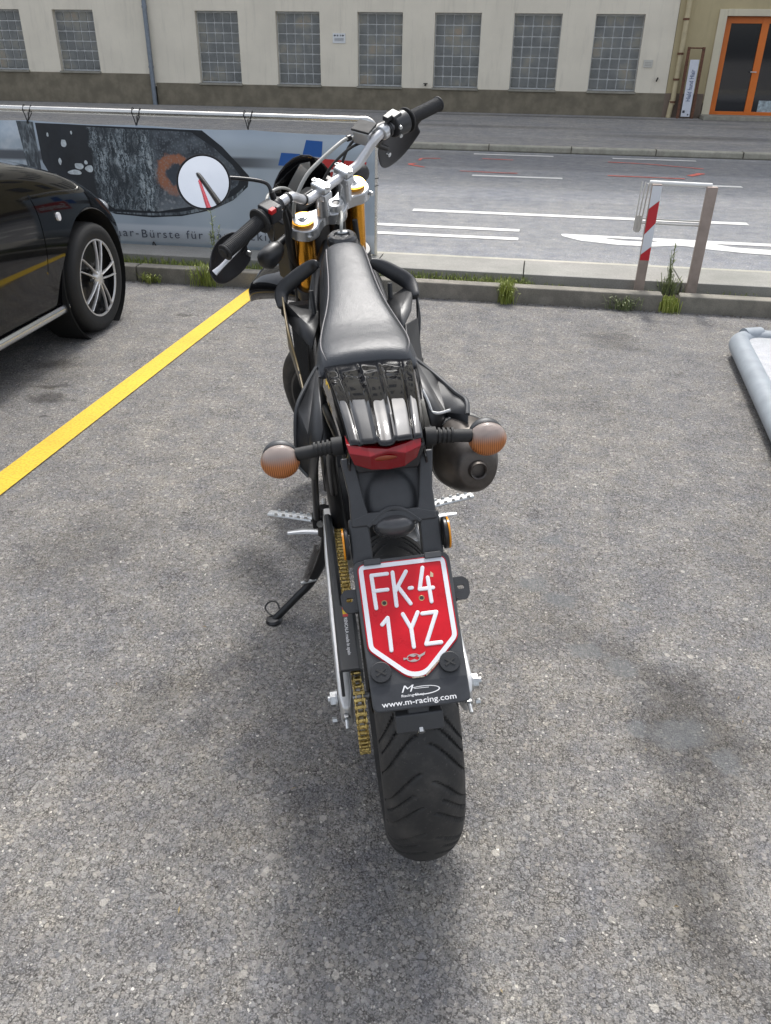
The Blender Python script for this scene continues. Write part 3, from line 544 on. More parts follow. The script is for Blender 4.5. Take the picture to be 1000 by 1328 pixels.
# ================================================================== TUBE EDGED PLATFORM (right)
M_gtube=mat('grey_tube_cover',(.27,.30,.33),.5,noise=(9,.15),bump=(40,.3)); M_tray=concrete('platform_concrete',(.44,.45,.48),20,.15)
pt=thing('ramp_platform','low platform with padded grey blue tube rim and pale speckled deck','platform',(1.15,4.42,0),(0,0,R(-3)))
rim=[(0,-.02),(.0,-1.9),(.06,-1.96),(2.4,-1.96),(2.46,-1.9),(2.46,.0),(2.4,.06),(.07,.06)]
rp=round_poly(rim,.06,4); MB().tube([(x,y,.075) for x,y in rp]+[(rp[0][0],rp[0][1],.075)],.052,18,cap=False,sx=1,sy=1).build('rim',M_gtube,pt)
MB().box((1.23,-.95,.085),(2.38,1.93,.03)).build('deck',M_tray,pt)
MB().box((1.23,-.95,.03),(2.36,1.90,.05)).build('base',mat('platform_base',(.08,.08,.08),.7),pt)
MB().tube([(x,y,.092) for x,y in [(.03,.03),(.12,.075)]],.047,14).build('corner_joint',M_gtube,pt)
# ================================================================== GREENERY
def leafmat(name,c1,c2):
    a=NG(name); n=a.noise(30,3); ge=a.node('ShaderNodeNewGeometry'); col=a.mix(ge.outputs['Random Per Island'],c1,c2); col=a.mix(a.mapr(n.outputs['Fac'],.4,.6,0,.4),col,tuple(x*.6 for x in c1)); a.n.links.new(col,a.b.inputs['Base Color']); a.b.inputs['Roughness'].default_value=.55
    a.b.inputs['Subsurface Weight'].default_value=0; return a.m
M_g1=leafmat('grass_green',(.16,.22,.04),(.33,.36,.09)); M_g2=leafmat('weed_yellow_green',(.20,.26,.04),(.42,.44,.11)); M_g3=leafmat('weed_dull_green',(.15,.19,.07),(.28,.31,.15))
def blade(b,x,y,z,h,ln,wd,az):
    d=Vector((math.cos(az),math.sin(az),0)); s_=Vector((-d.y,d.x,0))*wd; p=Vector((x,y,z)); q=[p,p+d*ln*.35+Vector((0,0,h*.55)),p+d*ln*.8+Vector((0,0,h*.92)),p+d*ln*1.15+Vector((0,0,h*.85))]
    b.add([q[0]-s_*.6,q[0]+s_*.6,q[1]-s_,q[1]+s_,q[2]-s_*.7,q[2]+s_*.7,q[3]],[(0,1,3,2),(2,3,5,4),(4,5,6)])
b=MB(); random.seed(11)
def dens(x): return 1 if (-3.0<x<-1.75 or -.75<x<.05) else .45+.55*math.sin(x*3.1)*math.sin(x*7.7+1)
for i in range(8500):
    x=random.uniform(-5,4); d=dens(x)
    if x>.1 and random.random()>.25: continue
    if random.random()>max(.12,d): continue
    y=random.choice((random.gauss(5.318,.012),random.gauss(5.435,.012),random.uniform(5.30,5.45))); h=random.uniform(.015,.05)*(1.5 if x<.05 else .8)
    blade(b,x,y,.05,h,random.uniform(.005,.03),random.uniform(.0015,.0035),random.uniform(0,2*PI))
tag(b.build('grass',M_g1,smooth=False),'thin fringe of short grass growing between the kerb and pavement','grass',kind='stuff')
def tuft(name,label,x,y,z,n,h,spread,m,cat='weed',lean=0,rx=.03,ry=.02,loc_h=.4):
    b=MB()
    for i in range(n):
        blade(b,random.gauss(0,rx),random.gauss(0,ry),0,h*random.uniform(loc_h,1),spread*random.uniform(.3,1),random.uniform(.0015,.0035),random.uniform(0,2*PI))
    o=b.build(name,m,smooth=False); o.location=(x,y,z); return tag(o,label,cat)
tuft('grass_tuft','bright yellow green grass tuft growing from the lot kerb left of the guard frame',-.095,5.185,.0,190,.17,.06,M_g2,'grass tuft',rx=.022)
tuft('grass_tuft','dull green spiky grass tuft on the kerb before the striped guard post',.63,5.19,.0,120,.10,.09,M_g3,'grass tuft',rx=.04)
o=tuft('grass_tuft','bright green clump filling the gap in the kerb between the guard posts',.912,5.24,.0,800,.09,.02,M_g2,'grass tuft',rx=.024,ry=.035)
tuft('weed','tall thin flowering weed stem behind the kerb left of the right guard post',.93,5.42,.05,90,.14,.06,M_g3)
b=MB(); 
for k in range(9):
    a0=random.uniform(0,6.28); L=random.uniform(.16,.34); pts=[(0,0,0),(.01*math.cos(a0),.01*math.sin(a0),L*.5),(.035*math.cos(a0),.03*math.sin(a0),L)]; b.tube(pts,.0016,5)
    for q in range(10):
        z=L*random.uniform(.3,1); blade(b,.02*math.cos(a0)*z/L,.02*math.sin(a0)*z/L,z,.02,.022,.003,random.uniform(0,6.28))
o=b.build('weed',M_g3,smooth=False); o.location=(.925,5.42,.05); tag(o,'sparse seeding stalks rising beside the right guard post','weed')
tuft('weed','leafy weed against the lot kerb beside the black car',-2.48,5.185,0,90,.08,.07,M_g2,rx=.035)
tuft('weed','taller bushy weed on the lot kerb behind the left handguard',-2.08,5.18,0,130,.17,.10,M_g2,rx=.05,ry=.02)
b=MB()
for k in range(5):
    a0=random.uniform(0,6.28); L=random.uniform(.25,.42); b.tube([(0,0,0),(.02*math.cos(a0),.01*math.sin(a0),L*.6),(.05*math.cos(a0),.03*math.sin(a0),L)],.0018,5)
    for q in range(14):
        z=L*random.uniform(.2,1); blade(b,.04*math.cos(a0)*z/L,.02*math.sin(a0)*z/L,z,.02,.03,.004,random.uniform(0,6.28))
o=b.build('weed',M_g3,smooth=False); o.location=(-2.06,5.33,.05); tag(o,'thin upright weed stalk standing before the lower edge of the banner','weed')
b=MB(); random.seed(4)
for k in range(26): 
    b.ellipsoid((random.uniform(1.35,2.6),random.uniform(5.33,5.44),.065),(random.uniform(.006,.016),random.uniform(.006,.014),.008),6,4)
tag(b.build('pebbles',mat('white_pebble',(.6,.6,.57),.7),smooth=True),'scattered small white pebbles lying in the strip behind the kerb','pebbles',kind='stuff')
b=MB(); random.seed(9)
for k in range(260):
    x=random.uniform(-4.6,3); b.ellipsoid((x,random.gauss(5.18,.012),.003),(random.uniform(.003,.009),random.uniform(.003,.007),.004),6,4)
tag(b.build('grit',mat('grit_stone',(.14,.125,.10),.9),smooth=True),'loose dark grit gathered along the foot of the kerb','grit',kind='stuff')

b=MB(); random.seed(21)
for k in range(420):
    y=.55+4.5*random.random()**1.6; x=random.uniform(-.75,.55)*max(1,y*.95)-.1*y; r_=random.uniform(.0012,.0042)*(1.5 if random.random()<.08 else 1)
    q=Matrix.Rotation(random.uniform(0,3.1),3,'Z'); vs=[q@Vector((r_*a_*random.uniform(.7,1.4),r_*c_*random.uniform(.6,1.1),r_*d_*random.uniform(.5,.8)))+Vector((x,y,r_*.25)) for a_,c_,d_ in ((-1,0,0),(1,0,0),(0,-1,0),(0,1,0),(0,0,-1),(0,0,1),(.6,.6,.5),(-.6,.5,.6))]
    b.add(vs[:6],[(0,2,5),(2,1,5),(1,3,5),(3,0,5),(2,0,4),(1,2,4),(3,1,4),(0,3,4)])
tag(b.build('loose_stones',leafmat('loose_stone',(.20,.19,.18),(.50,.48,.44)),smooth=False),'tiny loose stones and chips lying scattered over the parking asphalt','loose stones',kind='stuff')
b=MB(); random.seed(5)
for k in range(34):
    y=.8+4.2*random.random(); x=random.uniform(-.8,.5)*max(1,y*.9); az=random.uniform(0,6.28); L=random.uniform(.006,.018)
    b.add([(x,y,.003),(x+L*.5*math.cos(az)-.002*math.sin(az),y+L*.5*math.sin(az)+.002*math.cos(az),.006),(x+L*math.cos(az),y+L*math.sin(az),.003),(x+L*.5*math.cos(az)+.002*math.sin(az),y+L*.5*math.sin(az)-.002*math.cos(az),.004)],[(0,1,2,3)])
tag(b.build('plant_debris',leafmat('dry_debris',(.16,.11,.06),(.34,.27,.15)),smooth=False),'dry bits of leaf and stalk blown across the parking asphalt','plant debris',kind='stuff')
# ================================================================== MOTORCYCLE
bike=thing('motorcycle','black supermoto motorcycle with gold forks and red licence plate leaning on its side stand','motorcycle',(-.129,1.2,0),(0,-.079,.284))
YS,ZS,RK,ST=1.005,1.047,R(26),.741
MS=Matrix.Translation((0,YS,ZS))@Matrix.Rotation(RK,4,'X')@Matrix.Rotation(ST,4,'Z')
def S(p): return MS@Vector(p)
def SB(): return MB(xf=S)
M_gloss=mat('gloss_black_plastic',(.006,.006,.007),.10,coat=.6,spec=.1,bump=(9,.04)); M_matte=mat('satin_black_plastic',(.022,.023,.025),.42,noise=(30,.25),bump=(500,.12))
M_dgrey=mat('dark_grey_plastic',(.045,.047,.05),.45,noise=(25,.18),bump=(600,.15)); M_rub=mat('black_rubber',(.022,.022,.022),.7,noise=(50,.3)); M_frame=mat('frame_black',(.014,.014,.015),.35,noise=(40,.4))
M_alu=mat('brushed_aluminium',(.62,.62,.63),.34,1,noise=(35,.12),bump=(220,.08)); M_silver=mat('silver_painted_metal',(.55,.56,.57),.3,.75,noise=(20,.08)); M_gold=mat('gold_anodised',(.85,.40,.05),.27,1); M_steel=mat('zinc_steel',(.52,.53,.53),.35,.95,noise=(90,.3))
M_amber=mat('amber_reflector',(.75,.28,.01),.25); M_redl=mat('red_lens',(.20,.0005,.005),.04,coat=.6,spec=.2,bump=(45,.25)); M_hose=mat('grey_hose',(.33,.33,.31),.5)
def seatmat():
    a=NG('seat_vinyl'); v=a.vor(620); n=a.noise(6,4); col=a.mix(n.outputs['Fac'],(.034,.037,.042),(.052,.056,.063)); a.n.links.new(col,a.b.inputs['Base Color']); a.b.inputs['Roughness'].default_value=.40; a.b.inputs['Specular IOR Level'].default_value=.6
    p=a.bump(v.outputs['Distance'],.30,.0012); a.bump(n.outputs['Fac'],.35,.012,p); return a.m
M_seat=seatmat()
def B(name,mb,m,parent=bike,**k): return mb.build(name,m,parent,**k)
# ---- wheels
def tyre(name,parent,xf,rad,hw,bead,treads,nth,m):
    NS=56; co=[]; th=np.arange(nth)/nth*2*PI; ph=np.linspace(-1,1,NS)*R(99)
    X0=hw*np.sin(ph)/1.0; crown=rad-(rad-bead)*.0; Rr=rad-hw*.62*(1-np.cos(ph))-np.maximum(0,np.abs(ph)-R(88))*.03
    s=np.abs(np.sin(ph))*np.sign(ph)
    TH,PH=np.meshgrid(th,ph,indexing='ij'); s=np.sin(PH); sa=np.abs(s); X=hw*s.copy(); RR=rad-hw*.86*(1-np.cos(PH)); 
    dep=np.zeros_like(X)
    if treads:
        N=30; P=2*PI/N; 
        for side in (-1,1):
            for kind,(s0,s1,w,off) in enumerate(((.14,.97,.0034,0),(.30,.92,.0026,.5))):
                g=-.95*sa**1.7*1.5 if kind==0 else -1.1*sa**1.8*1.2
                ph_=TH/P-g+off+(.25 if side>0 else 0); idx=np.round(ph_); d=np.abs(ph_-idx)*P*rad/np.sqrt(1+(1.6*sa*P*rad/hw)**2)
                msk=(np.sign(s)==side)&(sa>s0)&(sa<s1)
                if kind==1: msk&=(np.mod(idx,2)==0)
                wloc=w*(1.25-.5*np.abs((sa-s0)/(s1-s0)-.5)*2)
                dep=np.maximum(dep,np.where(msk,np.clip((wloc-d)/w*2.2,0,1),0))
        # thin mould line at the crown
        dep=np.maximum(dep,np.where(np.abs(X)<.0009,.35,0))
    RR=RR-dep*.0055
    V=np.stack([X,RR*np.sin(TH),RR*np.cos(TH)],-1).reshape(-1,3)
    I=(np.arange(nth)[:,None]*NS+np.arange(NS-1)[None,:]); J=((np.arange(nth)+1)%nth)[:,None]*NS+np.arange(NS-1)[None,:]
    F=np.stack([I,I+1,J+1,J],-1).reshape(-1,4)
    # bead ring: close inwards
    nv=len(V); inner=[]
    for sgn,k in ((-1,0),(1,NS-1)):
        inner.append(np.stack([np.full(nth,sgn*hw*.62),bead*np.sin(th),bead*np.cos(th)],-1))
    V=np.concatenate([V]+inner); a=np.arange(nth); b_=(a+1)%nth
    F=np.concatenate([F,np.stack([a*NS,b_*NS,nv+b_,nv+a],-1),np.stack([a*NS+NS-1,nv+nth+a,nv+nth+b_,b_*NS+NS-1],-1)])
    me=bpy.data.meshes.new(name); me.from_pydata([tuple(xf(Vector(p))) for p in V],[],[tuple(int(q) for q in f) for f in F]); me.update()
    bm=bmesh.new(); bm.from_mesh(me); bmesh.ops.recalc_face_normals(bm,faces=bm.faces); bm.to_mesh(me); bm.free()
    return link(name,me,m,parent,angle=50)
def rubber():
    a=NG('tyre_rubber'); n=a.noise(14,6,.7); n2=a.noise(160,3); col=a.mix(a.mapr(n.outputs['Fac'],.45,.75),(.022,.022,.022),(.055,.052,.048)); col=a.mix(a.mapr(n2.outputs['Fac'],.62,.72,0,.5),col,(.10,.095,.09))
    a.n.links.new(col,a.b.inputs['Base Color']); a.b.inputs['Roughness'].default_value=.62; a.bump(n2.outputs['Fac'],.25,.001); return a.m
M_tyre=rubber()
def wheel(kind,xf,rad,hw,treads,nth,disc_x):
    rim=MB(xf=xf).lathe([(.214,-.052),(.222,-.052),(.224,-.046),(.206,-.040),(.196,-.015),(.194,0),(.196,.015),(.206,.040),(.224,.046),(.222,.052),(.214,.052),(.190,.018),(.188,0),(.190,-.018)],axis=(1,0,0),n=72,close=True).build(kind,M_frame,bike)
    tyre('tyre',rim,xf,rad,hw,.216,treads,nth,M_tyre)
    h=MB(xf=xf).lathe([(.012,-.07),(.036,-.068),(.040,-.055),(.022,-.045),(.020,.045),(.040,.055),(.036,.068),(.012,.07)],axis=(1,0,0),n=24); h.build('hub',M_frame,rim)
    b=MB(xf=xf)
    for k in range(32):
        a0=2*PI*k/32; a1=a0+(.55 if k%4<2 else -.55); sx_=.05 if k%2 else -.05
        b.cyl((sx_,.036*math.sin(a0),.036*math.cos(a0)),(sx_*.15,.192*math.sin(a1),.192*math.cos(a1)),.0016,n=5)
    b.build('spokes',M_steel,rim)
    prof=[(.062,-.0022),(.112,-.0022),(.112,.0022),(.062,.0022)]
    MB(xf=lambda p: xf(Vector(p)+Vector((disc_x,0,0)))).lathe(prof,axis=(1,0,0),n=48,close=True).build('brake_disc',M_steel,rim)
    return rim
RW=lambda p: Vector(p)+Vector((0,0,.31))
rw=wheel('rear_wheel',RW,.31,.0700,True,1000,.082)
FY,FZ=.005,-(ZS-.31)/math.cos(RK)
# front wheel centre so that the tyre meets the ground
Mw=MS@Matrix.Translation((0,FY,FZ+.006))@Matrix.Rotation(-0.0,4,'X')
wheel('front_wheel',lambda p: Mw@Vector(p),.290,.053,False,160,-.075)
# ---- chain and sprocket
b=MB(); prof=[(.060,-.003),(.098,-.003),(.098,.003),(.060,.003)]
MB(xf=lambda p: Vector(p)+Vector((-.090,0,.31))).lathe([(.03,-.003),(.040,-.003),(.096,-.003),(.096,.003),(.03,.003)],axis=(1,0,0),n=46,close=True).build('sprocket',M_steel,rw)
pathc=[]; rs,rf,yf,zf=.106,.036,.60,.40
# upper run -> round rear sprocket -> lower run -> front sprocket
for k in range(1,40): t=k/40; pathc.append((yf+(0-yf)*t, zf+rf+(.31+rs-zf-rf)*t))
for k in range(25): a0=PI/2+PI*k/24; pathc.append((rs*math.cos(a0),.31+rs*math.sin(a0)))
for k in range(1,40): t=k/40; pathc.append((yf*t,.31-rs+(zf-rf-.31+rs)*t-.02*math.sin(PI*t)))
for k in range(9): a0=-PI/2+PI*k/8; pathc.append((yf+rf*math.cos(a0),zf+rf*math.sin(a0)))
L=[0]; 
for i in range(len(pathc)): 
    p,q=pathc[i],pathc[(i+1)%len(pathc)]; L.append(L[-1]+math.hypot(q[0]-p[0],q[1]-p[1]))
nl=int(L[-1]/.0127); nl-=nl%2
def at(d):
    d%=L[-1]; i=next(i for i in range(len(L)-1) if L[i+1]>=d-1e-9); t=(d-L[i])/max(1e-9,L[i+1]-L[i]); p,q=pathc[i],pathc[(i+1)%len(pathc)]; return np.array((p[0]+(q[0]-p[0])*t,p[1]+(q[1]-p[1])*t))
b=MB(); pitch=L[-1]/nl; cx=-.090
for k in range(nl):
    a_,c_=at(k*pitch),at((k+1)*pitch); d=(c_-a_)/np.linalg.norm(c_-a_); n_=np.array((-d[1],d[0])); xo=.0085 if k%2 else .0062
    poly=[(-.0045,0),(-.003,.0042),(.0035,.0036),(.0064,.0030),(.0092,.0036),(.0157,.0042),(.0172,0),(.0157,-.0042),(.0092,-.0036),(.0064,-.0030),(.0035,-.0036),(-.003,-.0042)]
    for sgn in (-1,1):
        x_=cx+sgn*xo
        r0=[(x_-.0009,*(a_+d*u+n_*v)) for u,v in poly]; r1=[(x_+.0009,*(a_+d*u+n_*v)) for u,v in poly]; b.rings([r0,r1])
    b.cyl((cx-.0105,*a_),(cx+.0105,*a_),.0036,n=8)
B('chain',b,mat('gold_chain',(.72,.46,.17),.30,.95,noise=(190,.7)),smooth=False)
# ---- swingarm, axle
sw=MB()
for sx_ in (-1,1):
    sec=lambda y,z,w_,h_,x_: [(x_-w_/2,y,z-h_/2),(x_+w_/2,y,z-h_/2),(x_+w_/2,y,z+h_/2),(x_-w_/2,y,z+h_/2)]
    X=sx_*(.118 if sx_>0 else .116)
    sw.rings([sec(-.045,.30,.016,.05,X),sec(-.02,.305,.026,.075,X),(sec(.04,.315,.028,.082,X)),sec(.16,.335,.030,.085,X),sec(.36,.37,.034,.082,sx_*.112),sec(.54,.395,.045,.075,sx_*.10)])
sw.box((0,.42,.375),(.20,.06,.06))
B('swingarm',sw,mat('swingarm_aluminium',(.66,.66,.65),.42,.75,noise=(25,.12)),bevel=.006)
ax=MB().cyl((-.15,0,.31),(.152,0,.31),.008,n=12)
B('axle',ax,M_steel)
for sx_ in (-1,1):
    nb=MB().tube([(sx_*.131,0,.31),(sx_*.146,0,.31)],.0155,6).cyl((sx_*.131,0,.31),(sx_*.135,0,.31),.019,n=20); B('axle_nut',nb,M_steel,bevel=.001)
    B('chain_adjuster',MB().tube([(sx_*.118,-.045,.305),(sx_*.118,-.075,.300)],.004,8).tube([(sx_*.118,-.046,.305),(sx_*.118,-.053,.304)],.008,6).tube([(sx_*.137,-.02,.275),(sx_*.146,-.02,.275)],.006,6),M_steel)
cg=MB(); 
G=[(.45,.452,-.103),(.30,.447,-.102),(.11,.437,-.100),(.095,.4365,-.078),(-.06,.43,-.078),(-.072,.429,-.078)]
cg.rings([[(-.121,y,z-.05),(-.121,y,z+.008),(-.117,y,z+.014),(xr-.006,y,z+.014),(xr,y,z+.008),(xr,y,z-.02),(xr-.004,y,z-.02),(xr-.005,y,z+.008),(-.115,y,z+.008),(-.115,y,z-.05)] for y,z,xr in G])
gd=B('chain_guard',cg,M_dgrey,bevel=.002)
M_fr=mat('sticker_red',(.55,.02,.02),.4); M_fy=mat('sticker_yellow',(.75,.5,.02),.4); M_wht=mat('sticker_white',(.72,.72,.72),.4)
# guard sticker: flag and tiny line of text running along the guard
gz=lambda y: .430+(.0075+.0075)*(y+.04)/.34+.0146
def gq(y0,y1,xa,xb,m,nm): MB().add([(xa,y0,gz(y0)),(xb,y0,gz(y0)),(xb,y1,gz(y1)),(xa,y1,gz(y1))],[(0,1,2,3)]).build(nm,m,gd,smooth=False)
gq(.096,.104,-.103,-.093,M_fr,'flag_band'); gq(.082,.096,-.103,-.093,M_fy,'flag_band'); gq(.074,.082,-.103,-.093,M_fr,'flag_band')
place_text('lettering','RENCALA made in spain',M_wht,gd,(-.098,.07,gz(.07)),(0,-1,-.045),(1,0,0),0,-.0035,.105,.006,depth=.0002,off=.0004,bold=.02)
# ---- engine, frame (dark mass under the tank)
en=MB().cyl((-.10,.60,.40),(.10,.60,.40),.095,n=28).cyl((-.085,.74,.42),(.095,.74,.42),.085,n=28).box((0,.67,.36),(.17,.24,.20)).cyl((0,.72,.45),(0,.80,.66),.062,n=20).cyl((-.115,.74,.43),(.11,.74,.43),.055,n=24)
B('engine',en,mat('engine_casing',(.035,.035,.036),.5,.6,noise=(20,.4)),bevel=.006)
fr=MB()
for sx_ in (-1,1):
    fr.tube([(sx_*.03,.98,.96),(sx_*.075,.86,.88),(sx_*.10,.62,.74),(sx_*.095,.46,.62),(sx_*.085,.45,.42)],.018,12,smooth=5)
    fr.tube([(sx_*.09,.46,.76),(sx_*.085,.25,.80),(sx_*.06,.04,.805)],.010,10,smooth=4); fr.tube([(sx_*.09,.46,.50),(sx_*.09,.28,.70),(sx_*.075,.14,.79)],.010,10,smooth=4)
    fr.tube([(sx_*.02,1.0,.90),(sx_*.06,.98,.65),(sx_*.06,.86,.34),(sx_*.07,.55,.28)],.016,10,smooth=5)
B('frame',fr,M_frame)
B('radiator',MB().box((-.10,.93,.72),(.10,.04,.22)).box((.10,.93,.72),(.10,.04,.22)),mat('radiator_fins',(.05,.05,.05),.5,.7,bump=(700,1)))
B('shock_absorber',MB().cyl((0,.40,.42),(0,.36,.74),.030,n=20).cyl((0,.41,.40),(0,.37,.72),.016),M_frame)
B('battery_box',MB().box((0,.33,.72),(.13,.22,.20)).box((0,.2,.80),(.10,.22,.05)),M_matte,bevel=.01)
B('airbox',MB().box((0,.52,.74),(.15,.20,.20)).box((0,.62,.80),(.12,.25,.15)),M_matte,bevel=.012)
# ---- seat
def sring(y,wt,zt,wb,zb,dome=.006):
    return [(-wb,y,zb),(-wb-.002,y,zb+.02),(-wt-.011,y,zt-.028),(-wt-.004,y,zt-.010),(-wt+.004,y,zt-.001),(-wt*.55,y,zt+dome*.7),(0,y,zt+dome),(wt*.55,y,zt+dome*.7),(wt-.004,y,zt-.001),(wt+.004,y,zt-.010),(wt+.011,y,zt-.028),(wb+.002,y,zb+.02),(wb,y,zb)]
st_=[(.287,.074,.874,.094,.850,.002),(.290,.080,.886,.099,.848,.004),(.305,.083,.899,.102,.848,.006),(.34,.086,.906,.100,.845,.006),(.38,.083,.910,.096,.85,.004),(.43,.076,.917,.088,.855,.003),(.48,.065,.932,.078,.86,.004),(.54,.056,.948,.070,.875,.005),(.62,.050,.966,.062,.89,.006),(.70,.047,.983,.058,.91,.007),(.765,.044,.994,.054,.93,.008),(.80,.040,.996,.050,.94,.006)]
sb=MB(); rg=[]
for q in catmull([s_ for s_ in st_],3): rg.append(sring(*q))
sb.rings(rg,True,True,closed=True); seat=B('seat',sb,M_seat,subs=1,angle=60)
for sgn in (-1,1):
    pts=[(sgn*(w_-.0005),y,z+.0005) for y,w_,z,_,_,_ in st_[2:-1]]; pts=[(sgn*.066,.288,.862)]+pts
    MB().tube(pts,.0013,6,smooth=6).build('piping',mat('seam_piping',(.20,.19,.19),.6),seat)
# ---- tank and filler cap
def tring(y,w_,zt_,zb_): return [(-w_*.8,y,zb_),(-w_,y,zb_+.03),(-w_,y,zt_-.04),(-w_*.62,y,zt_-.008),(0,y,zt_),(w_*.62,y,zt_-.008),(w_,y,zt_-.04),(w_,y,zb_+.03),(w_*.8,y,zb_)]
tk=MB().rings([tring(*q) for q in catmull([(.50,.082,.915,.80),(.60,.080,.945,.80),(.70,.075,.970,.80),(.78,.068,.988,.82),(.85,.058,.996,.86),(.90,.048,.990,.90),(.935,.030,.975,.92)],3)])
B('fuel_tank',tk,M_matte,subs=1,angle=60)
n_cap=Vector((0,-.22,1)).normalized()
cap=B('filler_cap',MB().lathe([(.0,.004),(.018,.004),(.021,.009),(.030,.0095),(.0345,.006),(.0365,.000),(.037,-.012)],o=(0,.850,1.000),axis=n_cap,n=36),mat('cap_black',(.05,.05,.052),.25,.4,coat=.3))
B('filler_lock',MB().ellipsoid((.004,.868,1.009),(.016,.010,.006)),M_steel,cap,bevel=.002)
MB().tube([(0,.862,1.008),(.002,.868,1.026),(.006,.890,1.040),(.008,.925,1.046),(.006,.962,1.036),(0,.980,1.010)],.0042,8,smooth=6).build('vent_hose',M_hose,bike)
# ---- radiator shrouds
for sgn,A in ((-1,dict(a=(-.068,.715,.975),a2=(-.085,.735,.965),m=(-.125,.742,.940),c=(-.158,.742,.912),d=(-.160,.70,.885))),(1,dict(a=(.050,.700,.972),a2=(.075,.705,.960),m=(.108,.700,.940),c=(.138,.690,.918),d=(.146,.645,.895)))):
    sh=MB().tube([A['a'],A['a2'],A['m'],A['c'],A['d']],[.008,.014,.016,.016,.010],14,smooth=5,sx=.7,sy=1.15); s1=B('radiator_shroud',sh,M_matte,subs=1)
    if sgn<0:
        o_=[(-.162,.725,.905),(-.150,.706,.893),(-.119,.685,.885),(-.079,.663,.880),(-.082,.620,.868),(-.090,.579,.860),(-.103,.535,.835),(-.133,.613,.850),(-.164,.709,.868)]
        bl=[(-.158,.56+.16,.905),(-.152,.60,.86),(-.140,.547,.800),(-.131,.462,.762),(-.127,.40,.725),(-.122,.42,.705),(-.125,.52,.70),(-.140,.64,.72),(-.158,.73,.78)]
    else:
        o_=[(.140,.700,.912),(.137,.636,.900),(.126,.586,.885),(.105,.538,.870),(.091,.502,.862),(.080,.575,.872),(.072,.643,.888),(.098,.664,.900)]
        bl=[(.150,.66,.90),(.150,.62,.85),(.135,.58,.775),(.128,.50,.745),(.122,.42,.715),(.118,.44,.70),(.128,.56,.69),(.14,.64,.72),(.152,.68,.80)]
    p=MB(); c_=np.mean(o_,0); k=len(o_); p.add([tuple(c_)]+o_,[(0,1+i,1+(i+1)%k) for i in range(k)]); p.build('shroud_panel',M_matte,s1,solid=.004,bevel=None,angle=4)
    p=MB(); c_=np.mean(bl,0); k=len(bl); p.add([tuple(c_)]+bl,[(0,1+i,1+(i+1)%k) for i in range(k)]); p.build('shroud_blade',M_matte,s1,solid=.0035,angle=60)
    MB().tube(bl[:5],.0022,6,smooth=4).build('shroud_edge',mat('shroud_edge_trim',(.20,.15,.07),.5) if sgn<0 else M_dgrey,s1)
    MB().tube([(sgn*.09,.66,.93),(sgn*.088,.655,.86),(sgn*.085,.65,.78)],.0055,8).build('shroud_strut',M_dgrey,s1)
    B('side_cover',MB().rings([[(sgn*.060,y,zt_),(sgn*x_,y,zt_-.03),(sgn*(x_+.004),y,zb_),(sgn*.05,y,zb_)] for y,x_,zt_,zb_ in ((.30,.098,.868,.78),(.40,.094,.875,.76),(.50,.084,.89,.74),(.60,.078,.90,.74))]),M_matte,bevel=.008)
panel_=[(.105,.538,.868),(.140,.600,.862),(.136,.53,.79),(.118,.44,.765),(.095,.44,.84)]
MB().add(panel_,[(0,1,2,3,4)]).build('side_cover',M_matte,bike,solid=.006,bevel=.002,angle=10)
# ---- side number panels
def panel(name,pts,m,th=.004,parent=bike):
    c_=np.mean(pts,0); k=len(pts); return MB().add([tuple(c_)]+[tuple(p) for p in pts],[(0,1+i,1+(i+1)%k) for i in range(k)]).build(name,m,parent,solid=th,angle=25)
sp1=panel('side_panel',[(-.098,.305,.872),(-.118,.285,.852),(-.143,.245,.822),(-.152,.225,.770),(-.154,.22,.719),(-.137,.20,.697),(-.126,.15,.715),(-.116,.10,.775),(-.100,.10,.835)],M_matte)
MB().tube([(-.098,.31,.874),(-.118,.286,.854),(-.144,.245,.822),(-.153,.225,.770),(-.155,.22,.719),(-.137,.20,.697)],.004,8,smooth=4).build('panel_rim',M_dgrey,sp1)
sp2=panel('side_panel',[(.094,.305,.868),(.127,.27,.848),(.152,.20,.838),(.163,.16,.835),(.160,.13,.822),(.158,.14,.72),(.13,.20,.70),(.10,.14,.78),(.088,.12,.835)],M_matte)
MB().tube([(.092,.31,.872),(.127,.27,.849),(.152,.20,.838),(.164,.16,.836),(.160,.13,.822)],.0045,8,smooth=4).build('panel_rim',M_dgrey,sp2)
# ---- tail cover
NU,NV=72,26; vs=[]
def tail_pt(u,v): # u -1..1 across, v 0 front .. 1 rear
    ye=-.012+.018*abs(u)**1.0-(.010*(abs(u)>.98)); y=.292+(ye-.292)*v; hw_=.098+( .069-.098)*v; zc=.882+.004*math.sin(PI*v)-.006*v-.026*max(0,(v-.45)/.55)**2.0
    a_=abs(u); z=zc-.006*a_**2-.040*max(0,(a_-.84)/.16)**1.3; x=u*hw_*(1 if a_<.84 else .84/a_+(a_-.84)*.55)
    for rr,w_,h_ in ((-.62,.035,-.0045),(-.22+.0*v,.03,.004),(.20,.03,.004),(.64,.035,-.0045)):
        z+=h_*math.exp(-((u-rr)/w_)**2)*min(1,v*9)
    z+=-.0045*math.exp(-((u-.0)/.19)**6)*min(1,v*6)*(.5+.5*v)
    # warped top where the plastic has buckled
    z+=.0022*math.sin(x*95+y*60)*math.sin(y*120-x*30)*math.exp(-((v-.17)/.16)**2)
    return (x,y,z)
b=MB(); b.add([tail_pt(-1+2*i/NU,j/NV) for j in range(NV+1) for i in range(NU+1)],[(j*(NU+1)+i,j*(NU+1)+i+1,(j+1)*(NU+1)+i+1,(j+1)*(NU+1)+i) for j in range(NV) for i in range(NU)])
tail=B('tail_cover',b,mat('tail_gloss_black',(.006,.006,.007),.05,spec=.6,bump=(16,.05)),solid=.004,angle=80)
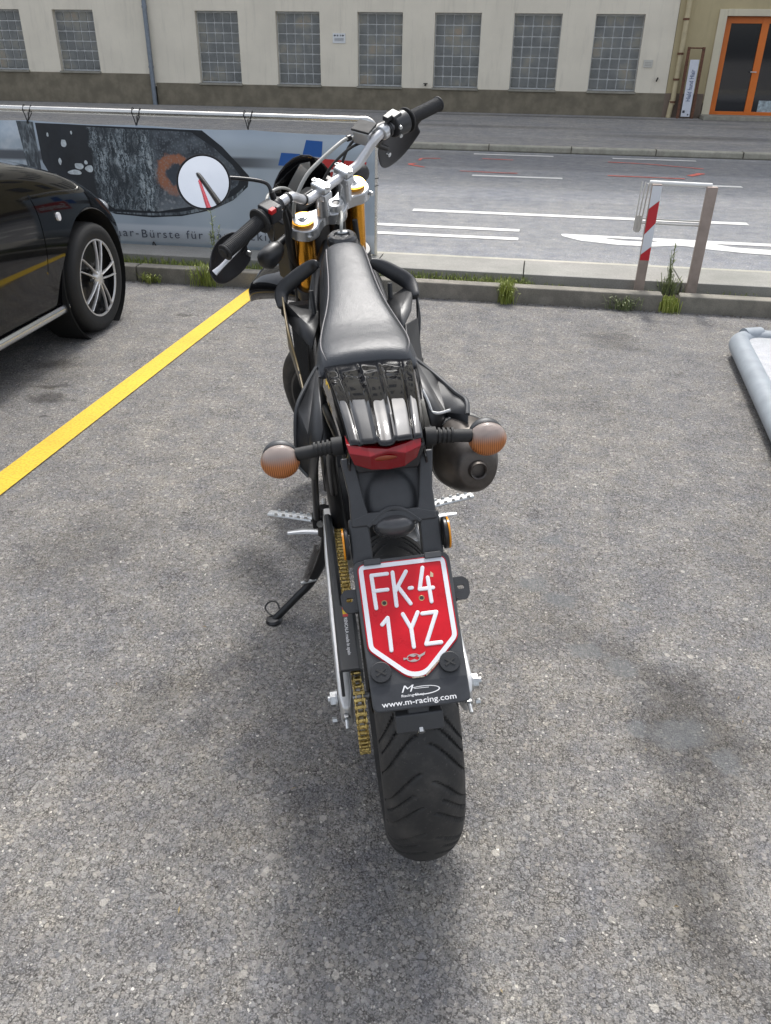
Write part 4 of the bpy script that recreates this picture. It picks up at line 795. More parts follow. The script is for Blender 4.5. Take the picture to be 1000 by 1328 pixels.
MB().tube([tail_pt(-.97,.35),tail_pt(-.975,.6),tail_pt(-.98,.9)],.0016,6).build('yellow_pinstripe',mat('yellow_trim',(.6,.42,.02),.4),tail)
B('tail_underside',MB().rings([[(-x_,y,z+.0),(x_,y,z),(x_*.8,y,z-.045),(-x_*.8,y,z-.045)] for y,x_,z in ((.28,.088,.855),(.15,.078,.845),(.0,.064,.838))]),M_matte,bevel=.006)
# ---- tail light
def tl(u,z,y): return (u,y,z)
tlb=MB(); T0=[(-.066,.006,.848),(-.032,-.006,.843),(0,-.014,.841),(.030,-.006,.844),(.058,.006,.849)]
T1=[(-.063,-.006,.836),(-.030,-.022,.834),(0,-.016,.838),(.028,-.022,.834),(.056,-.006,.837)]
T2=[(-.056,-.004,.814),(-.030,-.016,.808),(0,-.018,.806),(.026,-.016,.808),(.048,-.004,.815)]
T3=[(-.050,.014,.806),(-.028,.008,.800),(0,.006,.798),(.024,.008,.800),(.044,.014,.806)]
T4=[(x,.05,z) for x,y,z in T3]; T5=[(x,.05,z) for x,y,z in T0]
vv=T0+T1+T2+T3+T4+T5; tlb.add(vv,[(r_*5+i,r_*5+i+1,((r_+1)%6)*5+i+1,((r_+1)%6)*5+i) for r_ in range(6) for i in range(4)]+[(0,5,10,15,20,25),(4,29,24,19,14,9)])
tlo=B('tail_light',tlb,M_redl,smooth=False,bevel=.0015)
MB().ellipsoid((-.008,-.0185,.828),(.022,.003,.004),16,8).build('light_bulb_glow',mat('amber_inner',(.22,.035,.004),.3),tlo)
# ---- plate carrier
CO,CX,CY=Vector((0,.02,.80)),Vector((1,0,0)),Vector((0,.5,.866))
def cpt(x,y,off=0): n_=CX.cross(CY); return CO+CX*(x/1000)+CY*(y/1000)+n_*off/1000
car_=MB()
for sgn in (-1,1):
    poly=[(sgn*78,14),(sgn*70,-50),(sgn*72,-95),(sgn*46,-95),(sgn*40,-88),(sgn*46,-60),(sgn*52,-12),(sgn*50,14)]
    if sgn>0: poly=poly[::-1]
    car_.prism([(p[0]/1000,p[1]/1000) for p in poly],CO,CX,CY,-.022,.012)
    car_.prism([(p[0]/1000,p[1]/1000) for p in ([(sgn*76,-88),(sgn*77,-165),(sgn*42,-165),(sgn*42,-88)] if sgn<0 else [(42,-88),(42,-165),(77,-165),(76,-88)])],CO,CX,CY,-.018,.010)
car_.prism([(-.072,-.088),(-.042,-.080),(.042,-.080),(.072,-.088),(.072,-.103),(-.072,-.103)][::-1],CO,CX,CY,-.016,.0125)
crr=B('plate_carrier',car_,M_dgrey,bevel=.004)
ar=MB(); NA,NB_=28,16
def dome(u,t):
    x=u*53; y=-4-90*t; q=1-(x/41)**2-((y+62)/50)**2
    return tuple(cpt(x,y,-8+ (13*math.sqrt(q) if q>0 else 0)))
ar.add([dome(-1+2*i/NA,j/NB_) for j in range(NB_+1) for i in range(NA+1)],[(j*(NA+1)+i,j*(NA+1)+i+1,(j+1)*(NA+1)+i+1,(j+1)*(NA+1)+i) for j in range(NB_) for i in range(NA)])
ar.build('arched_panel',M_dgrey,crr,solid=.004,angle=60)
lb=MB(); 
lb.ellipsoid(cpt(0,-107,0),(.036,.021,.026),28,14,(CX,CY,CX.cross(CY)))
lb.build('plate_lamp',mat('lamp_housing',(.05,.05,.052),.3,coat=.3,noise=(30,.2)),crr)
MB().tube([tuple(cpt(-44+88*i/12,-103+ 26*math.sin(PI*i/12),9)) for i in range(13)],.0045,8).build('lamp_hood',M_dgrey,crr)
for sgn in (-1,1):
    c0=cpt(sgn*83,-128,4); rf_=MB().cyl(c0-Vector((sgn*.004,0,0)),c0+Vector((sgn*.003,0,0)),.027,n=30); r_=rf_.build('side_reflector',M_frame,crr,bevel=.002)
    MB().cyl(c0+Vector((sgn*.0035,0,0)),c0+Vector((sgn*.0065,0,0)),.0265,n=30).build('lens',M_amber,r_)
# ---- licence plate and its holder
PO,PX_,PY_=Vector((.003,-.08,.672)),Vector((1,0,0)),Vector((0,.8,.6)); PN=PX_.cross(PY_)
mm=lambda pts:[(x/1000,y/1000) for x,y in pts]
out=round_poly([(-74,-2),(74,-2),(73,-142),(15,-198),(-15,-198),(-73,-146)],[14,14,9,16,16,9])
holder=MB().prism(mm(round_poly([(-81,5),(81,5),(76,-243),(-76,-243)],[16,16,12,12])),PO,PX_,PY_,-.010,-.004).build('plate_holder',M_dgrey,bike,bevel=.002)
MB().prism(mm(round_poly([(-75,-203),(75,-203),(74,-241),(-74,-241)],[4,4,10,10])),PO,PX_,PY_,-.004,-.0034).build('sticker_panel',mat('holder_sticker',(.03,.032,.036),.35,noise=(30,.2)),holder,smooth=False)
for (x,y) in ((-57,-183),(52,-180)):
    c0=PO+PX_*x/1000+PY_*y/1000; k_=MB().cyl(c0+PN*-.004,c0+PN*.004,.0165,n=28).build('holder_screw',M_matte,holder,bevel=.0015)
    MB().prism([(-.009,-.0015),(.009,-.0015),(.009,.0015),(-.009,.0015)],c0,(PX_+PY_*.7).normalized(),(PY_-PX_*.7).normalized(),.0041,.0052).prism([(-.009,-.0015),(.009,-.0015),(.009,.0015),(-.009,.0015)],c0,(PX_-PY_*.7).normalized(),(PY_+PX_*.7).normalized(),.0042,.0053).build('cross_slot',M_rub,k_,smooth=False)
for (x,wd_) in ((-62,28),(39,28)): MB().prism(mm([(x,-6),(x+wd_,-6),(x+wd_,4),(x,4)]),PO,PX_,PY_,-.004,.0035).build('clip',M_dgrey,holder,bevel=.001)
for sgn in (-1,1):
    br=[(sgn*78,-40),(sgn*98,-40),(sgn*106,-48),(sgn*105,-70),(sgn*99,-79),(sgn*78,-79)]; sl_=[(sgn*86,-54),(sgn*97,-54),(sgn*97,-61),(sgn*86,-61)]
    me=fill2d([mm(round_poly(br,4)),mm(round_poly(sl_,3))],PO+PN*-.014,PX_,PY_,0,.004); link('reflector_bracket',me,M_matte,holder,smooth=False,bevel=.001)
    MB().prism(mm([(sgn*76,-44),(sgn*84,-44),(sgn*84,-76),(sgn*76,-76)][::sgn]),PO,PX_,PY_,-.03,-.009).build('bracket_stay',M_matte,holder)
M_plred=mat('plate_red',(.52,.003,.012),.30,coat=.15,spec=.35,noise=(22,.16),bump=(30,.35)); M_plw=mat('plate_white',(.72,.73,.76),.3)
plate=MB().prism(mm(out),PO,PX_,PY_,-.0038,-.0018).build('licence_plate',M_plred,bike,bevel=.0006)
def inset(poly,d):
    P=[np.array(p) for p in poly]; c=np.mean(P,0); res_=[]; n=len(P)
    for i in range(n):
        a=P[i]-P[i-1]; b_=P[(i+1)%n]-P[i]; na=np.array((a[1],-a[0]))/max(1e-9,np.linalg.norm(a)); nb_=np.array((b_[1],-b_[0]))/max(1e-9,np.linalg.norm(b_)); m_=na+nb_; m_/=max(1e-9,np.linalg.norm(m_)); res_.append(tuple(P[i]+m_*d))
    return res_
sg_=1 if sum(out[i-1][0]*p[1]-p[0]*out[i-1][1] for i,p in enumerate(out))<0 else -1
link('white_border',fill2d([mm(inset(out,sg_*2.2)),mm(inset(out,sg_*9.6))],PO,PX_,PY_,-.0018,-.0006),M_plw,plate,smooth=False,bevel=.0004)
def letter(strokes,wd_=3.3):
    b=MB()
    for k,st in enumerate(strokes): 
        e=.0002*k
        pts=[tuple(PO+PX_*x/1000+PY_*y/1000+PN*(-.0016)) for x,y in st]
        # rounded embossed stroke: flattened tube with capped ends
        P=[Vector(p) for p in pts]
        for a_,c_ in zip(P[:-1],P[1:]):
            d=(c_-a_).normalized(); s_=d.cross(PN); rings=[]
            for q in range(-4,5):
                an=q/4*PI/2
                if q<=0: base=a_; 
                else: base=c_
            n=8; prof=[(math.cos(t),math.sin(t)) for t in [PI*i/n for i in range(n+1)]]
            L_=(c_-a_).length; st2=[(-1,0.02),(-.86,.5),(-.5,.87),(0,1)]
            seq=[(a_+d*(u*wd_/1000),w) for u,w in st2]+[(c_-d*(u*wd_/1000),w) for u,w in st2[::-1]]
            rings=[[p+s_*(cx_*wd_/1000*w)+PN*(min(.62,sy_)*w**.3*(.0014+e)) for cx_,sy_ in prof] for p,w in seq]
            b.rings(rings,True,True)
    return b
LET={'letter_f':[[(-52,-23),(-51,-79)],[(-52,-23),(-26,-23)],[(-51,-50),(-29,-50)]],'letter_k':[[(-17,-22),(-18,-79)],[(5,-23),(-17,-55)],[(-11,-48),(5,-78)]],'dash_mark':[[(7,-52),(11,-52)]],
 'digit_4':[[(33,-20),(23,-56)],[(23,-56),(45,-56)],[(39,-38),(39,-79)]],'digit_1':[[(-45,-107),(-35,-97)],[(-35,-97),(-36,-150)]],'letter_y':[[(-10,-94),(0,-119)],[(14,-94),(0,-119)],[(0,-119),(0,-149)]],'letter_z':[[(21,-97),(44,-97)],[(44,-97),(20,-147)],[(20,-147),(44,-147)]]}
for nm,sk in LET.items(): letter(sk).build(nm,M_plw,plate,angle=80)
for (x,y) in ((-37,-72),(24,-71)):
    c0=PO+PX_*x/1000+PY_*y/1000; k_=MB().lathe([(.0028,-.0018),(.0042,-.0013),(.0048,-.0018)],o=c0,axis=PN,n=20).build('bolt_hole_rim',mat('worn_rim',(.35,.25,.12),.5,.6),plate); MB().cyl(c0+PN*-.0017,c0+PN*-.0015,.0032,n=16).build('bolt_hole',M_rub,k_)
M_em=mat('emblem_silver',(.5,.45,.42),.35,.7)
em=fill2d([mm(circle(-3,-166,11,24,6.5)),mm(circle(-3,-166,9.6,24,5.2))],PO,PX_,PY_,-.0018,-.0011); eo=link('plate_emblem',em,M_em,plate,smooth=False)
for pts in ([(-19,-164),(-10,-166),(-19,-168)],[(-10,-162),(-4,-160),(2,-163),(-3,-165)],[(3,-164),(14,-160),(17,-158),(15,-163),(6,-167)],[(-9,-170),(-2,-168),(3,-171),(-3,-172)]): MB().prism(mm(pts),PO,PX_,PY_,-.0018,-.0010).build('emblem_mark',M_em,eo,smooth=False)
MB().prism(mm([(45,-28),(49,-32),(48,-38),(43,-37)]),PO,PX_,PY_,-.0018,-.0013).build('worn_spot',mat('bare_metal',(.55,.45,.3),.4,.5),plate,smooth=False)
MB().prism(mm([(12,-194),(36,-174),(37,-176),(13,-197)]),PO,PX_,PY_,-.0016,-.0004).prism(mm([(-10,-196),(10,-196),(9,-198),(-9,-198)]),PO,PX_,PY_,-.0016,-.0004).build('edge_scrape',mat('scraped_edge',(.4,.33,.25),.5,.6,noise=(300,.6)),plate,smooth=False)
place_text('web_lettering','www.m-racing.com',M_wht,holder,PO,PX_,PY_,-.062,-.2365,.116,.0085,depth=.0002,off=-.0032,bold=.008)
place_text('logo_letter','M',M_wht,holder,PO,PX_,PY_,-.029,-.2175,.020,.0105,depth=.0002,off=-.0032,bold=0,shear=.3)
place_text('logo_lettering','Racing Shop',M_wht,holder,PO,PX_,PY_,-.030,-.2245,.036,.0038,depth=.0002,off=-.0032,bold=.01)
el=[(x,y) for x,y in circle(4,-217.5,27,40,7.0)]; eli=[(x,y) for x,y in circle(3.4,-217.3,25.6,40,5.8)]
def half(P_,x0_): return [p for p in P_ if p[0]>=x0_]
oo=sorted([p for p in el if p[0]>=-12 ],key=lambda p: math.atan2(p[1]+217.5,p[0]-4)); ii=sorted([p for p in eli if p[0]>=-12],key=lambda p: math.atan2(p[1]+217.3,p[0]-3.4))
MB().prism(mm(oo+ii[::-1]),PO,PX_,PY_,-.0034,-.0031).build('logo_swoosh',M_wht,holder,smooth=False)
MB().prism(mm([(-9,-213),(14,-213.5),(14,-214.3),(-9,-213.8)]),PO,PX_,PY_,-.0034,-.0031).build('logo_bar',M_wht,holder,smooth=False)
# block below the holder
B('lower_bracket',MB().box((-.003,-.262,.490),(.076,.028,.030),Matrix.Rotation(R(-20),3,'X')).box((-.003,-.250,.508),(.034,.03,.03),Matrix.Rotation(R(-20),3,'X')),M_dgrey,bevel=.003)
B('bracket_bolt',MB().tube([(-.002,-.274,.484),(-.002,-.282,.480)],.0055,6),M_steel)
B('holder_stay',MB().box((0,-.18,.545),(.05,.10,.012),Matrix.Rotation(R(40),3,'X')),M_frame,bevel=.003)
# ---- indicators
def smoke():
    m=bpy.data.materials.new('smoked_lens'); m.use_nodes=True; b_=m.node_tree.nodes['Principled BSDF']; b_.inputs['Base Color'].default_value=(.66,.62,.60,1); b_.inputs['Transmission Weight'].default_value=1; b_.inputs['IOR'].default_value=1.25; b_.inputs['Roughness'].default_value=.05; return m
M_smoke=smoke(); 
def orange_inner():
    a=NG('indicator_reflector'); wv=a.node('ShaderNodeTexWave',wave_type='BANDS',bands_direction='X'); wv.inputs['Scale'].default_value=95; wv.inputs['Distortion'].default_value=1; a.n.links.new(a.tc.outputs['Object'],wv.inputs['Vector'])
    sp=a.node('ShaderNodeSeparateXYZ'); a.n.links.new(a.tc.outputs['Generated'],sp.inputs[0]); n=a.noise(40,3)
    col=a.mix(wv.outputs['Fac'],(.58,.19,.05),(.95,.40,.14)); col=a.mix(a.mapr(a.math('ADD',sp.outputs[2],a.math('MULTIPLY',n.outputs['Fac'],.12)),.46,.86,0,.95),col,(.52,.48,.46)); a.n.links.new(col,a.b.inputs['Base Color']); a.b.inputs['Roughness'].default_value=.35; return a.m
M_ori=orange_inner(); M_grin=mat('grey_lens_inside',(.55,.42,.34),.3)
for sgn in (-1,1):
    z0=.822; k_=MB().cyl((sgn*.070,.05,z0+.004),(sgn*.088,.05,z0+.003),.016,n=20).cyl((sgn*.088,.05,z0+.003),(sgn*.150,.05,z0-.004),.0105,.0115,n=20)
    for q in range(4): k_.cyl((sgn*(.092+q*.0075),.05,z0+.003-q*.0006),(sgn*(.0955+q*.0075),.05,z0+.0027-q*.0006),.0135,n=20)
    ik=B('indicator',k_,M_rub); c0=Vector((sgn*.177,.046,.811)); up_=Vector((0,.35,.94)).normalized(); bk=Vector((1,0,0)).cross(up_)
    MB().ellipsoid(c0+Vector((0,.014,.004)),(.030,.027,.016),24,12,(Vector((1,0,0)),up_,bk)).build('indicator_housing',M_dgrey,ik)
    MB().ellipsoid(c0,(.0335,.0295,.021),32,16,(Vector((1,0,0)),up_,bk)).build('lens',M_smoke,ik)
    MB().ellipsoid(c0+Vector((0,.000,-.001)),(.0305,.0268,.0165),32,18,(Vector((1,0,0)),up_,bk)).build('orange_reflector',M_ori,ik)
# ---- silencer
ea,eb=Vector((.163,.055,.751)),Vector((.158,.150,.735)); ed=(eb-ea).normalized(); ex_=Vector((0,0,1)).cross(ed).normalized()*-1; ey_=ed.cross(ex_)
if ey_.z<0: ey_=-ey_
tilt=Matrix.Rotation(R(12),3,ed); ex_=tilt@ex_; ey_=tilt@ey_
def oval(c,rx,ry,n=36,off=(0,0)): return [c+ex_*(rx*math.copysign(abs(math.cos(t))**.9,math.cos(t))+off[0])+ey_*(ry*math.copysign(abs(math.sin(t))**.9,math.sin(t))+off[1]) for t in [2*PI*i/n for i in range(n)]]
M_exd=mat('heat_stained_cap',(.115,.103,.094),.45,.7,noise=(14,.35),bump=(90,.15)); M_exb=mat('silencer_body',(.38,.38,.37),.4,.8,noise=(20,.15))
capb=MB().rings([oval(ea+ed*t,rx,ry,36,(ox,oy)) for t,rx,ry,ox,oy in ((.004,.030,.030,0,-.004),(.006,.035,.036,0,-.004),(.022,.044,.050,-.002,-.002),(.045,.050,.060,-.003,0),(.075,.054,.067,-.004,0),(.102,.056,.070,-.004,0),(.106,.056,.070,-.004,0))])
si=MB().rings([oval(ea+ed*.1075+Vector((0,0,0)),.0575,.0715,36,(-.004,0)),oval(ea+ed*.112,.0585,.0725,36,(-.004,0)),oval(ea+ed*.13,.0575,.0715,36,(-.004,0))]+[oval(Vector((.158,.150,.735))+Vector((-.05*t,.38*t,-.09*t))*1.0+ed*.03,.0575-.012*t,.0715-.018*t) for t in (.1,.5,.9,1)]+[oval(Vector((.09,.62,.625)),.03,.035)])
sil=B('silencer',si,M_exb,angle=60); cpo=capb.build('silencer_cap',M_exd,sil,angle=60)
MB().lathe([(.0125,.02),(.0125,-.004),(.0150,-.006),(.0165,-.002),(.0175,.006),(.026,.012)],o=ea+ey_*-.004+ed*-.001,axis=ed,n=28,caps=False).build('outlet',M_exd,sil); MB().cyl(ea+ey_*-.004+ed*.012,ea+ey_*-.004+ed*.016,.0128,n=20).build('outlet_bore',mat('soot',(.004,.004,.004),.9),sil)
MB().tube([(.09,.62,.625),(.10,.72,.58),(.10,.86,.50),(.05,.93,.48),(.01,.86,.56)],.021,14,smooth=5).build('header_pipe',M_exb,sil)
B('silencer_strap',MB().tube([(.084,.155,.868),(.093,.145,.845),(.097,.138,.822),(.091,.130,.800)],.0026,6,smooth=4).tube([(.097,.138,.830),(.110,.135,.828),(.130,.135,.832)],.0026,6,smooth=3),mat('white_strap',(.7,.7,.68),.5))
# ---- foot controls and side stand
for sgn in (-1,1):
    yi,yo,z_=(.60,.655,.37) if sgn<0 else (.575,.60,.385)
    a_,c_=Vector((sgn*.150,yi,z_)),Vector((sgn*.262,yo,z_-.0)); d=(c_-a_).normalized(); s_=Vector((-d.y,d.x,0)); b=MB(); hw_=.011
    b.tube([a_-s_*hw_,c_-s_*hw_*.7,c_+s_*hw_*.7,a_+s_*hw_],.004,6); 
    b.tube([a_,c_],[.0085,.0075],10,sx=1,sy=.7)
    for q in range(5):
        p=a_+d*(.016+q*.021)
        for e in (-1,1): b.box(p+s_*e*hw_*.9+Vector((0,0,.004)),(.011,.004,.010),Matrix.Rotation(math.atan2(d.y,d.x),3,'Z'),taper=.55)
    pg=B('footpeg',b,M_steel,smooth=False); pb=MB().box(a_+Vector((-sgn*.016,-.006,-.002)),(.038,.03,.034)).build('peg_mount',M_frame,pg,bevel=.003); MB().tube([a_+Vector((-sgn*.016,-.024,-.002)),a_+Vector((-sgn*.016,-.031,-.002))],.009,6).build('mount_bolt',M_steel,pg)
    # lower silver plate seen under each peg (lever)
    B('foot_lever',MB().tube([(sgn*.125,yi+.02,z_-.055),(sgn*.175,yi+.04,z_-.058),(sgn*.222,yi+.045,z_-.06)],[.013,.014,.009],10,smooth=4,sx=1,sy=.35).tube([(sgn*.125,yi+.02,z_-.055),(sgn*.12,yi+.18,z_-.05)],.007,8),M_silver)
B('frame_stay',MB().tube([(-.112,.30,.72),(-.128,.42,.60),(-.140,.575,.385)],.0085,10,smooth=4),M_frame)
B('frame_stay',MB().tube([(.105,.30,.70),(.125,.45,.55),(.14,.56,.40)],.0085,10,smooth=4),M_frame)
B('heel_guard',MB().prism([(0,0),(.05,-.01),(.06,-.10),(.02,-.12),(-.02,-.04)],(.118,.52,.42),(0,1,0),(0,0,1),0,.003),M_alu)
sd_=MB().tube([(-.120,.62,.335),(-.128,.655,.24),(-.176,.677,.130),(-.225,.668,.085),(-.293,.652,.030)],[.015,.017,.013,.0115,.0115],12,smooth=5,sx=1,sy=.8)
stand=B('side_stand',sd_,M_frame)
MB().tube([(-.118,.60,.40),(-.125,.60,.36),(-.128,.60,.32)],.016,10).build('stand_bracket',M_frame,stand)
MB().lathe([(.0,-.006),(.021,-.006),(.024,.0),(.019,.006),(.0,.008)],o=(-.296,.651,.0285),axis=(-.08,0,1),n=20).build('foot_pad',M_frame,stand)
MB().tube([(-.285,.655,.035),(-.308,.668,.040),(-.318,.685,.050),(-.305,.695,.060),(-.285,.690,.060),(-.275,.665,.045)],.0028,6,smooth=4).build('foot_loop',M_frame,stand)
hx=[]; a_,c_=Vector((-.150,.640,.260)),Vector((-.195,.665,.140)); dd=(c_-a_).normalized(); u_,v_,_=frame_from(dd)
for k in range(14*22): t=k/(14*22); an=2*PI*22*t; hx.append(tuple(a_+(c_-a_)*t+(u_*math.cos(an)+v_*math.sin(an))*.0075))
MB().tube(hx,.0016,5).build('return_spring',mat('spring_steel',(.16,.15,.14),.5,.7),stand)
MB().tube([(-.165,.670,.135),(-.208,.664,.132)],.005,8).build('spring_pin',M_steel,stand)
# ================= steering assembly
def SBd(name,mb,m,parent=bike,**k): return mb.build(name,m,parent,**k)
# forks
for sgn in (-1,1):
    f=SBd('fork_tube',SB().cyl((sgn*.098,.026,-.005),(sgn*.098,.026,-.50),.0265,n=32),M_gold)
    SBd('fork_leg',SB().cyl((sgn*.098,.026,-.46),(sgn*.098,.03,-.80),.023,n=24).box((sgn*.098,.035,-.81),(.035,.05,.06)),M_frame,f,bevel=.004)
    cpf=SBd('fork_cap',SB().lathe([(.0275,-.002),(.0300,.004),(.0300,.007),(.0255,.0075)],o=(sgn*.098,.026,0),n=36),M_gold,f)
    SBd('cap_top',SB().lathe([(.0,.013),(.010,.013),(.0125,.009),(.0250,.0085),(.0255,.004)],o=(sgn*.098,.026,0),n=36),M_silver,f)
    SBd('adjuster',SB().tube([(sgn*.098,.026,.012),(sgn*.098,.026,.017)],.0075,6),M_alu,f)
# triple clamps
tc=[(-.136,.030),(-.130,.004),(-.112,-.014),(-.088,-.016),(-.066,-.006),(-.040,.000),(-.024,-.016),(0,-.026),(.024,-.016),(.040,.0),(.066,-.006),(.088,-.016),(.112,-.014),(.130,.004),(.136,.030),(.122,.056),(.098,.063),(.070,.054),(.045,.040),(0,.034),(-.045,.040),(-.070,.054),(-.098,.063),(-.122,.056)]
tcp=[(p[0],p[1]) for p in catmull([(x,y,0) for x,y in tc],3,True)]
top=SBd('triple_clamp',SB().prism(tcp,(0,0,-.034),(1,0,0),(0,1,0),0,.032),M_silver,bevel=.004)
SBd('stem_nut',SB().lathe([(.0,.010),(.010,.010),(.0115,.014),(.019,.014),(.021,.010),(.022,-.002)],n=30),M_silver,top,bevel=None)
SBd('stem_nut_core',SB().tube([(0,0,.0095),(0,0,.0125)],.008,6),M_frame,top)
for sgn in (-1,1):
    SBd('pinch_bolt',SB().cyl((sgn*.118,-.022,-.017),(sgn*.118,-.012,-.017),.006,n=12),M_steel,top)
SBd('lower_clamp',SB().prism(tcp,(0,0,-.235),(1,0,0),(0,1,0),0,.035).cyl((0,0,-.2),(0,0,-.03),.022),M_frame,bevel=.004)
for sgn in (-1,1):
    rs_=SBd('bar_riser',SB().cyl((sgn*.042,.006,-.003),(sgn*.042,.006,.052),.0175,.0165,n=24).box((sgn*.042,.006,.058),(.030,.046,.020)),M_silver,bevel=.004)
    SBd('bar_clamp',SB().box((sgn*.042,.006,.078),(.031,.047,.017)),M_silver,rs_,bevel=.005)
    for yy in (-.016,.028): SBd('clamp_bolt',SB().lathe([(.0035,.0862),(.0036,.0885),(.0062,.0885),(.0064,.084)],o=(sgn*.042,yy,0),n=18),M_steel,rs_)
# handlebar
HB=[(0,.006,.067),(.06,.006,.067),(.095,.004,.071),(.125,.0,.092),(.155,-.006,.116),(.195,-.010,.124),(.25,-.013,.118),(.385,-.022,.108)]
full=[(-x,y,z) for x,y,z in HB[::-1]]+HB[1:]
hbar=SBd('handlebar',SB().tube(full,.0112,20,smooth=8),mat('handlebar_silver',(.60,.60,.61),.36,.7,noise=(40,.06)))
M_grip=mat('grip_rubber',(.020,.020,.021),.6,noise=(90,.3),bump=(420,.5))
for sgn in (-1,1):
    a_,c_=Vector((sgn*.268,-.0143,.1165)),Vector((sgn*.392,-.0225,.1074)); d=(c_-a_)
    prof=[(0,.0160),(.02,.0168),(.05,.0168)]+[(q/60,.0168+(.0007 if (q%2) else -.0004)) for q in range(4,57)]+[(.95,.0172),(.965,.0195),(.99,.0192),(1.0,.015)]
    g_=SBd('grip',SB().tube([tuple(a_+d*t) for t,_ in prof],[r for _,r in prof],24),M_grip)
    fl=SBd('grip_flange',SB().lathe([(.017,0),(.030,.001),(.031,.004),(.029,.007),(.017,.008)],o=a_-d.normalized()*.004,axis=d,n=30),M_rub,g_)
    SBd('bar_end',SB().cyl(c_,c_+d.normalized()*.004,.012,n=18),M_rub,g_)
# left switchgear
swc=SBd('switch_housing',SB().cyl((-.262,-.0135,.117),(-.222,-.012,.121),.024,n=20).box((-.238,-.020,.128),(.036,.046,.036)).cyl((-.222,-.012,.121),(-.205,-.010,.123),.018,n=18),M_matte,bevel=.004)
SBd('red_switch',SB().box((-.249,-.040,.145),(.016,.012,.011)),mat('red_button',(.55,.01,.012),.35),swc,bevel=.002)
SBd('grey_switch',SB().box((-.232,-.040,.143),(.010,.010,.010)).box((-.224,-.038,.128),(.012,.010,.008)),M_dgrey,swc,bevel=.002)
SBd('clutch_perch',SB().cyl((-.215,-.010,.123),(-.196,-.0095,.124),.0165,n=18).tube([(-.205,.0,.12),(-.205,.02,.105),(-.222,.030,.096)],.010,10),M_frame,bevel=.002)
lev=SBd('clutch_lever',SB().tube([(-.215,.030,.098),(-.26,.018,.084),(-.32,.010,.066),(-.375,.014,.046),(-.400,.020,.034)],[.006,.0058,.005,.0045,.0065],10,smooth=5,sx=1.4,sy=.8),M_alu)
# right side: throttle housing, master cylinder, lever
thr=SBd('throttle_housing',SB().cyl((.210,-.0105,.122),(.258,-.0135,.117),.027,.029,n=24).box((.225,-.004,.138),(.034,.034,.026)),M_matte,bevel=.005)
for p in ((.214,-.036,.130),(.214,-.037,.108)): SBd('housing_screw',SB().cyl(p,(p[0]-.001,p[1]-.004,p[2]),.0048,n=14),M_steel,thr)
mc=SBd('brake_master_cylinder',SB().cyl((.172,-.008,.121),(.190,-.0095,.123),.0180,n=20).box((.155,.032,.112),(.046,.046,.034),Matrix.Rotation(.25,3,'Z')).tube([(.15,.03,.10),(.19,.045,.095)],.011,10),M_silver,bevel=.004)
SBd('reservoir_lid',SB().box((.155,.034,.1315),(.050,.050,.006),Matrix.Rotation(.25,3,'Z')),M_rub,mc,bevel=.002)
SBd('mirror_clamp',SB().box((.200,-.006,.150),(.020,.018,.012)).cyl((.195,-.008,.120),(.205,-.009,.120),.0175,n=20),M_matte,bevel=.002)
SBd('brake_lever',SB().tube([(.195,.048,.095),(.25,.055,.088),(.32,.045,.070),(.378,.030,.050)],[.007,.0062,.0055,.006],10,smooth=5,sx=1.3,sy=.8),M_frame)
# handguards
def guard(sgn):
    # rows along the guard from inner to outer end; each row a vertical slice, curved forward
    rows=[(.250,.020,-.062,.062),(.275,-.060,.057,.066),(.305,-.068,.066,.070),(.340,-.062,.069,.066),(.370,-.040,.060,.056),(.388,-.010,.045,.044),(.394,.006,.034,.036)]
    rg=[]
    for k,(x,zl,zh,y) in enumerate(rows):
        if k==0: zl,zh=-.040,.030
        rg.append([(sgn*x,y+.010*math.sin(PI*j/8),zl+(zh-zl)*j/8) for j in range(9)])
    return SB().rings(rg,False,False,closed=False)
for sgn in (-1,1):
    g_=SBd('handguard',guard(sgn),mat('handguard_plastic',(.028,.028,.032),.4,noise=(20,.2),bump=(300,.1)) if sgn<0 else bpy.data.materials['handguard_plastic'],solid=.004,subs=1,angle=60)
    SBd('guard_stay',SB().tube([(sgn*.205,-.008,.105),(sgn*.212,.03,.07),(sgn*.24,.062,.03)],.0075,8,smooth=4).tube([(sgn*.24,.062,.03),(sgn*.28,.064,.0)],.007,8),M_frame,g_)
    SBd('guard_bolt',SB().cyl((sgn*.268,.044,-.005),(sgn*.268,.052,-.005),.006,n=12),M_steel,g_)
# front indicator pod hanging left below the bar
SBd('front_indicator',SB().tube([(-.120,.06,-.045),(-.165,.055,-.045)],.010,12).tube([(-.165,.052,-.045),(-.185,.045,-.046),(-.225,.04,-.05),(-.240,.038,-.051)],[.012,.024,.026,.010],16,smooth=3),M_matte)
SBd('front_indicator',SB().tube([(.130,.10,-.06),(.165,.11,-.06)],.010,12).tube([(.165,.11,-.06),(.185,.11,-.06),(.225,.11,-.06),(.240,.11,-.06)],[.012,.024,.026,.010],16,smooth=3),M_matte)
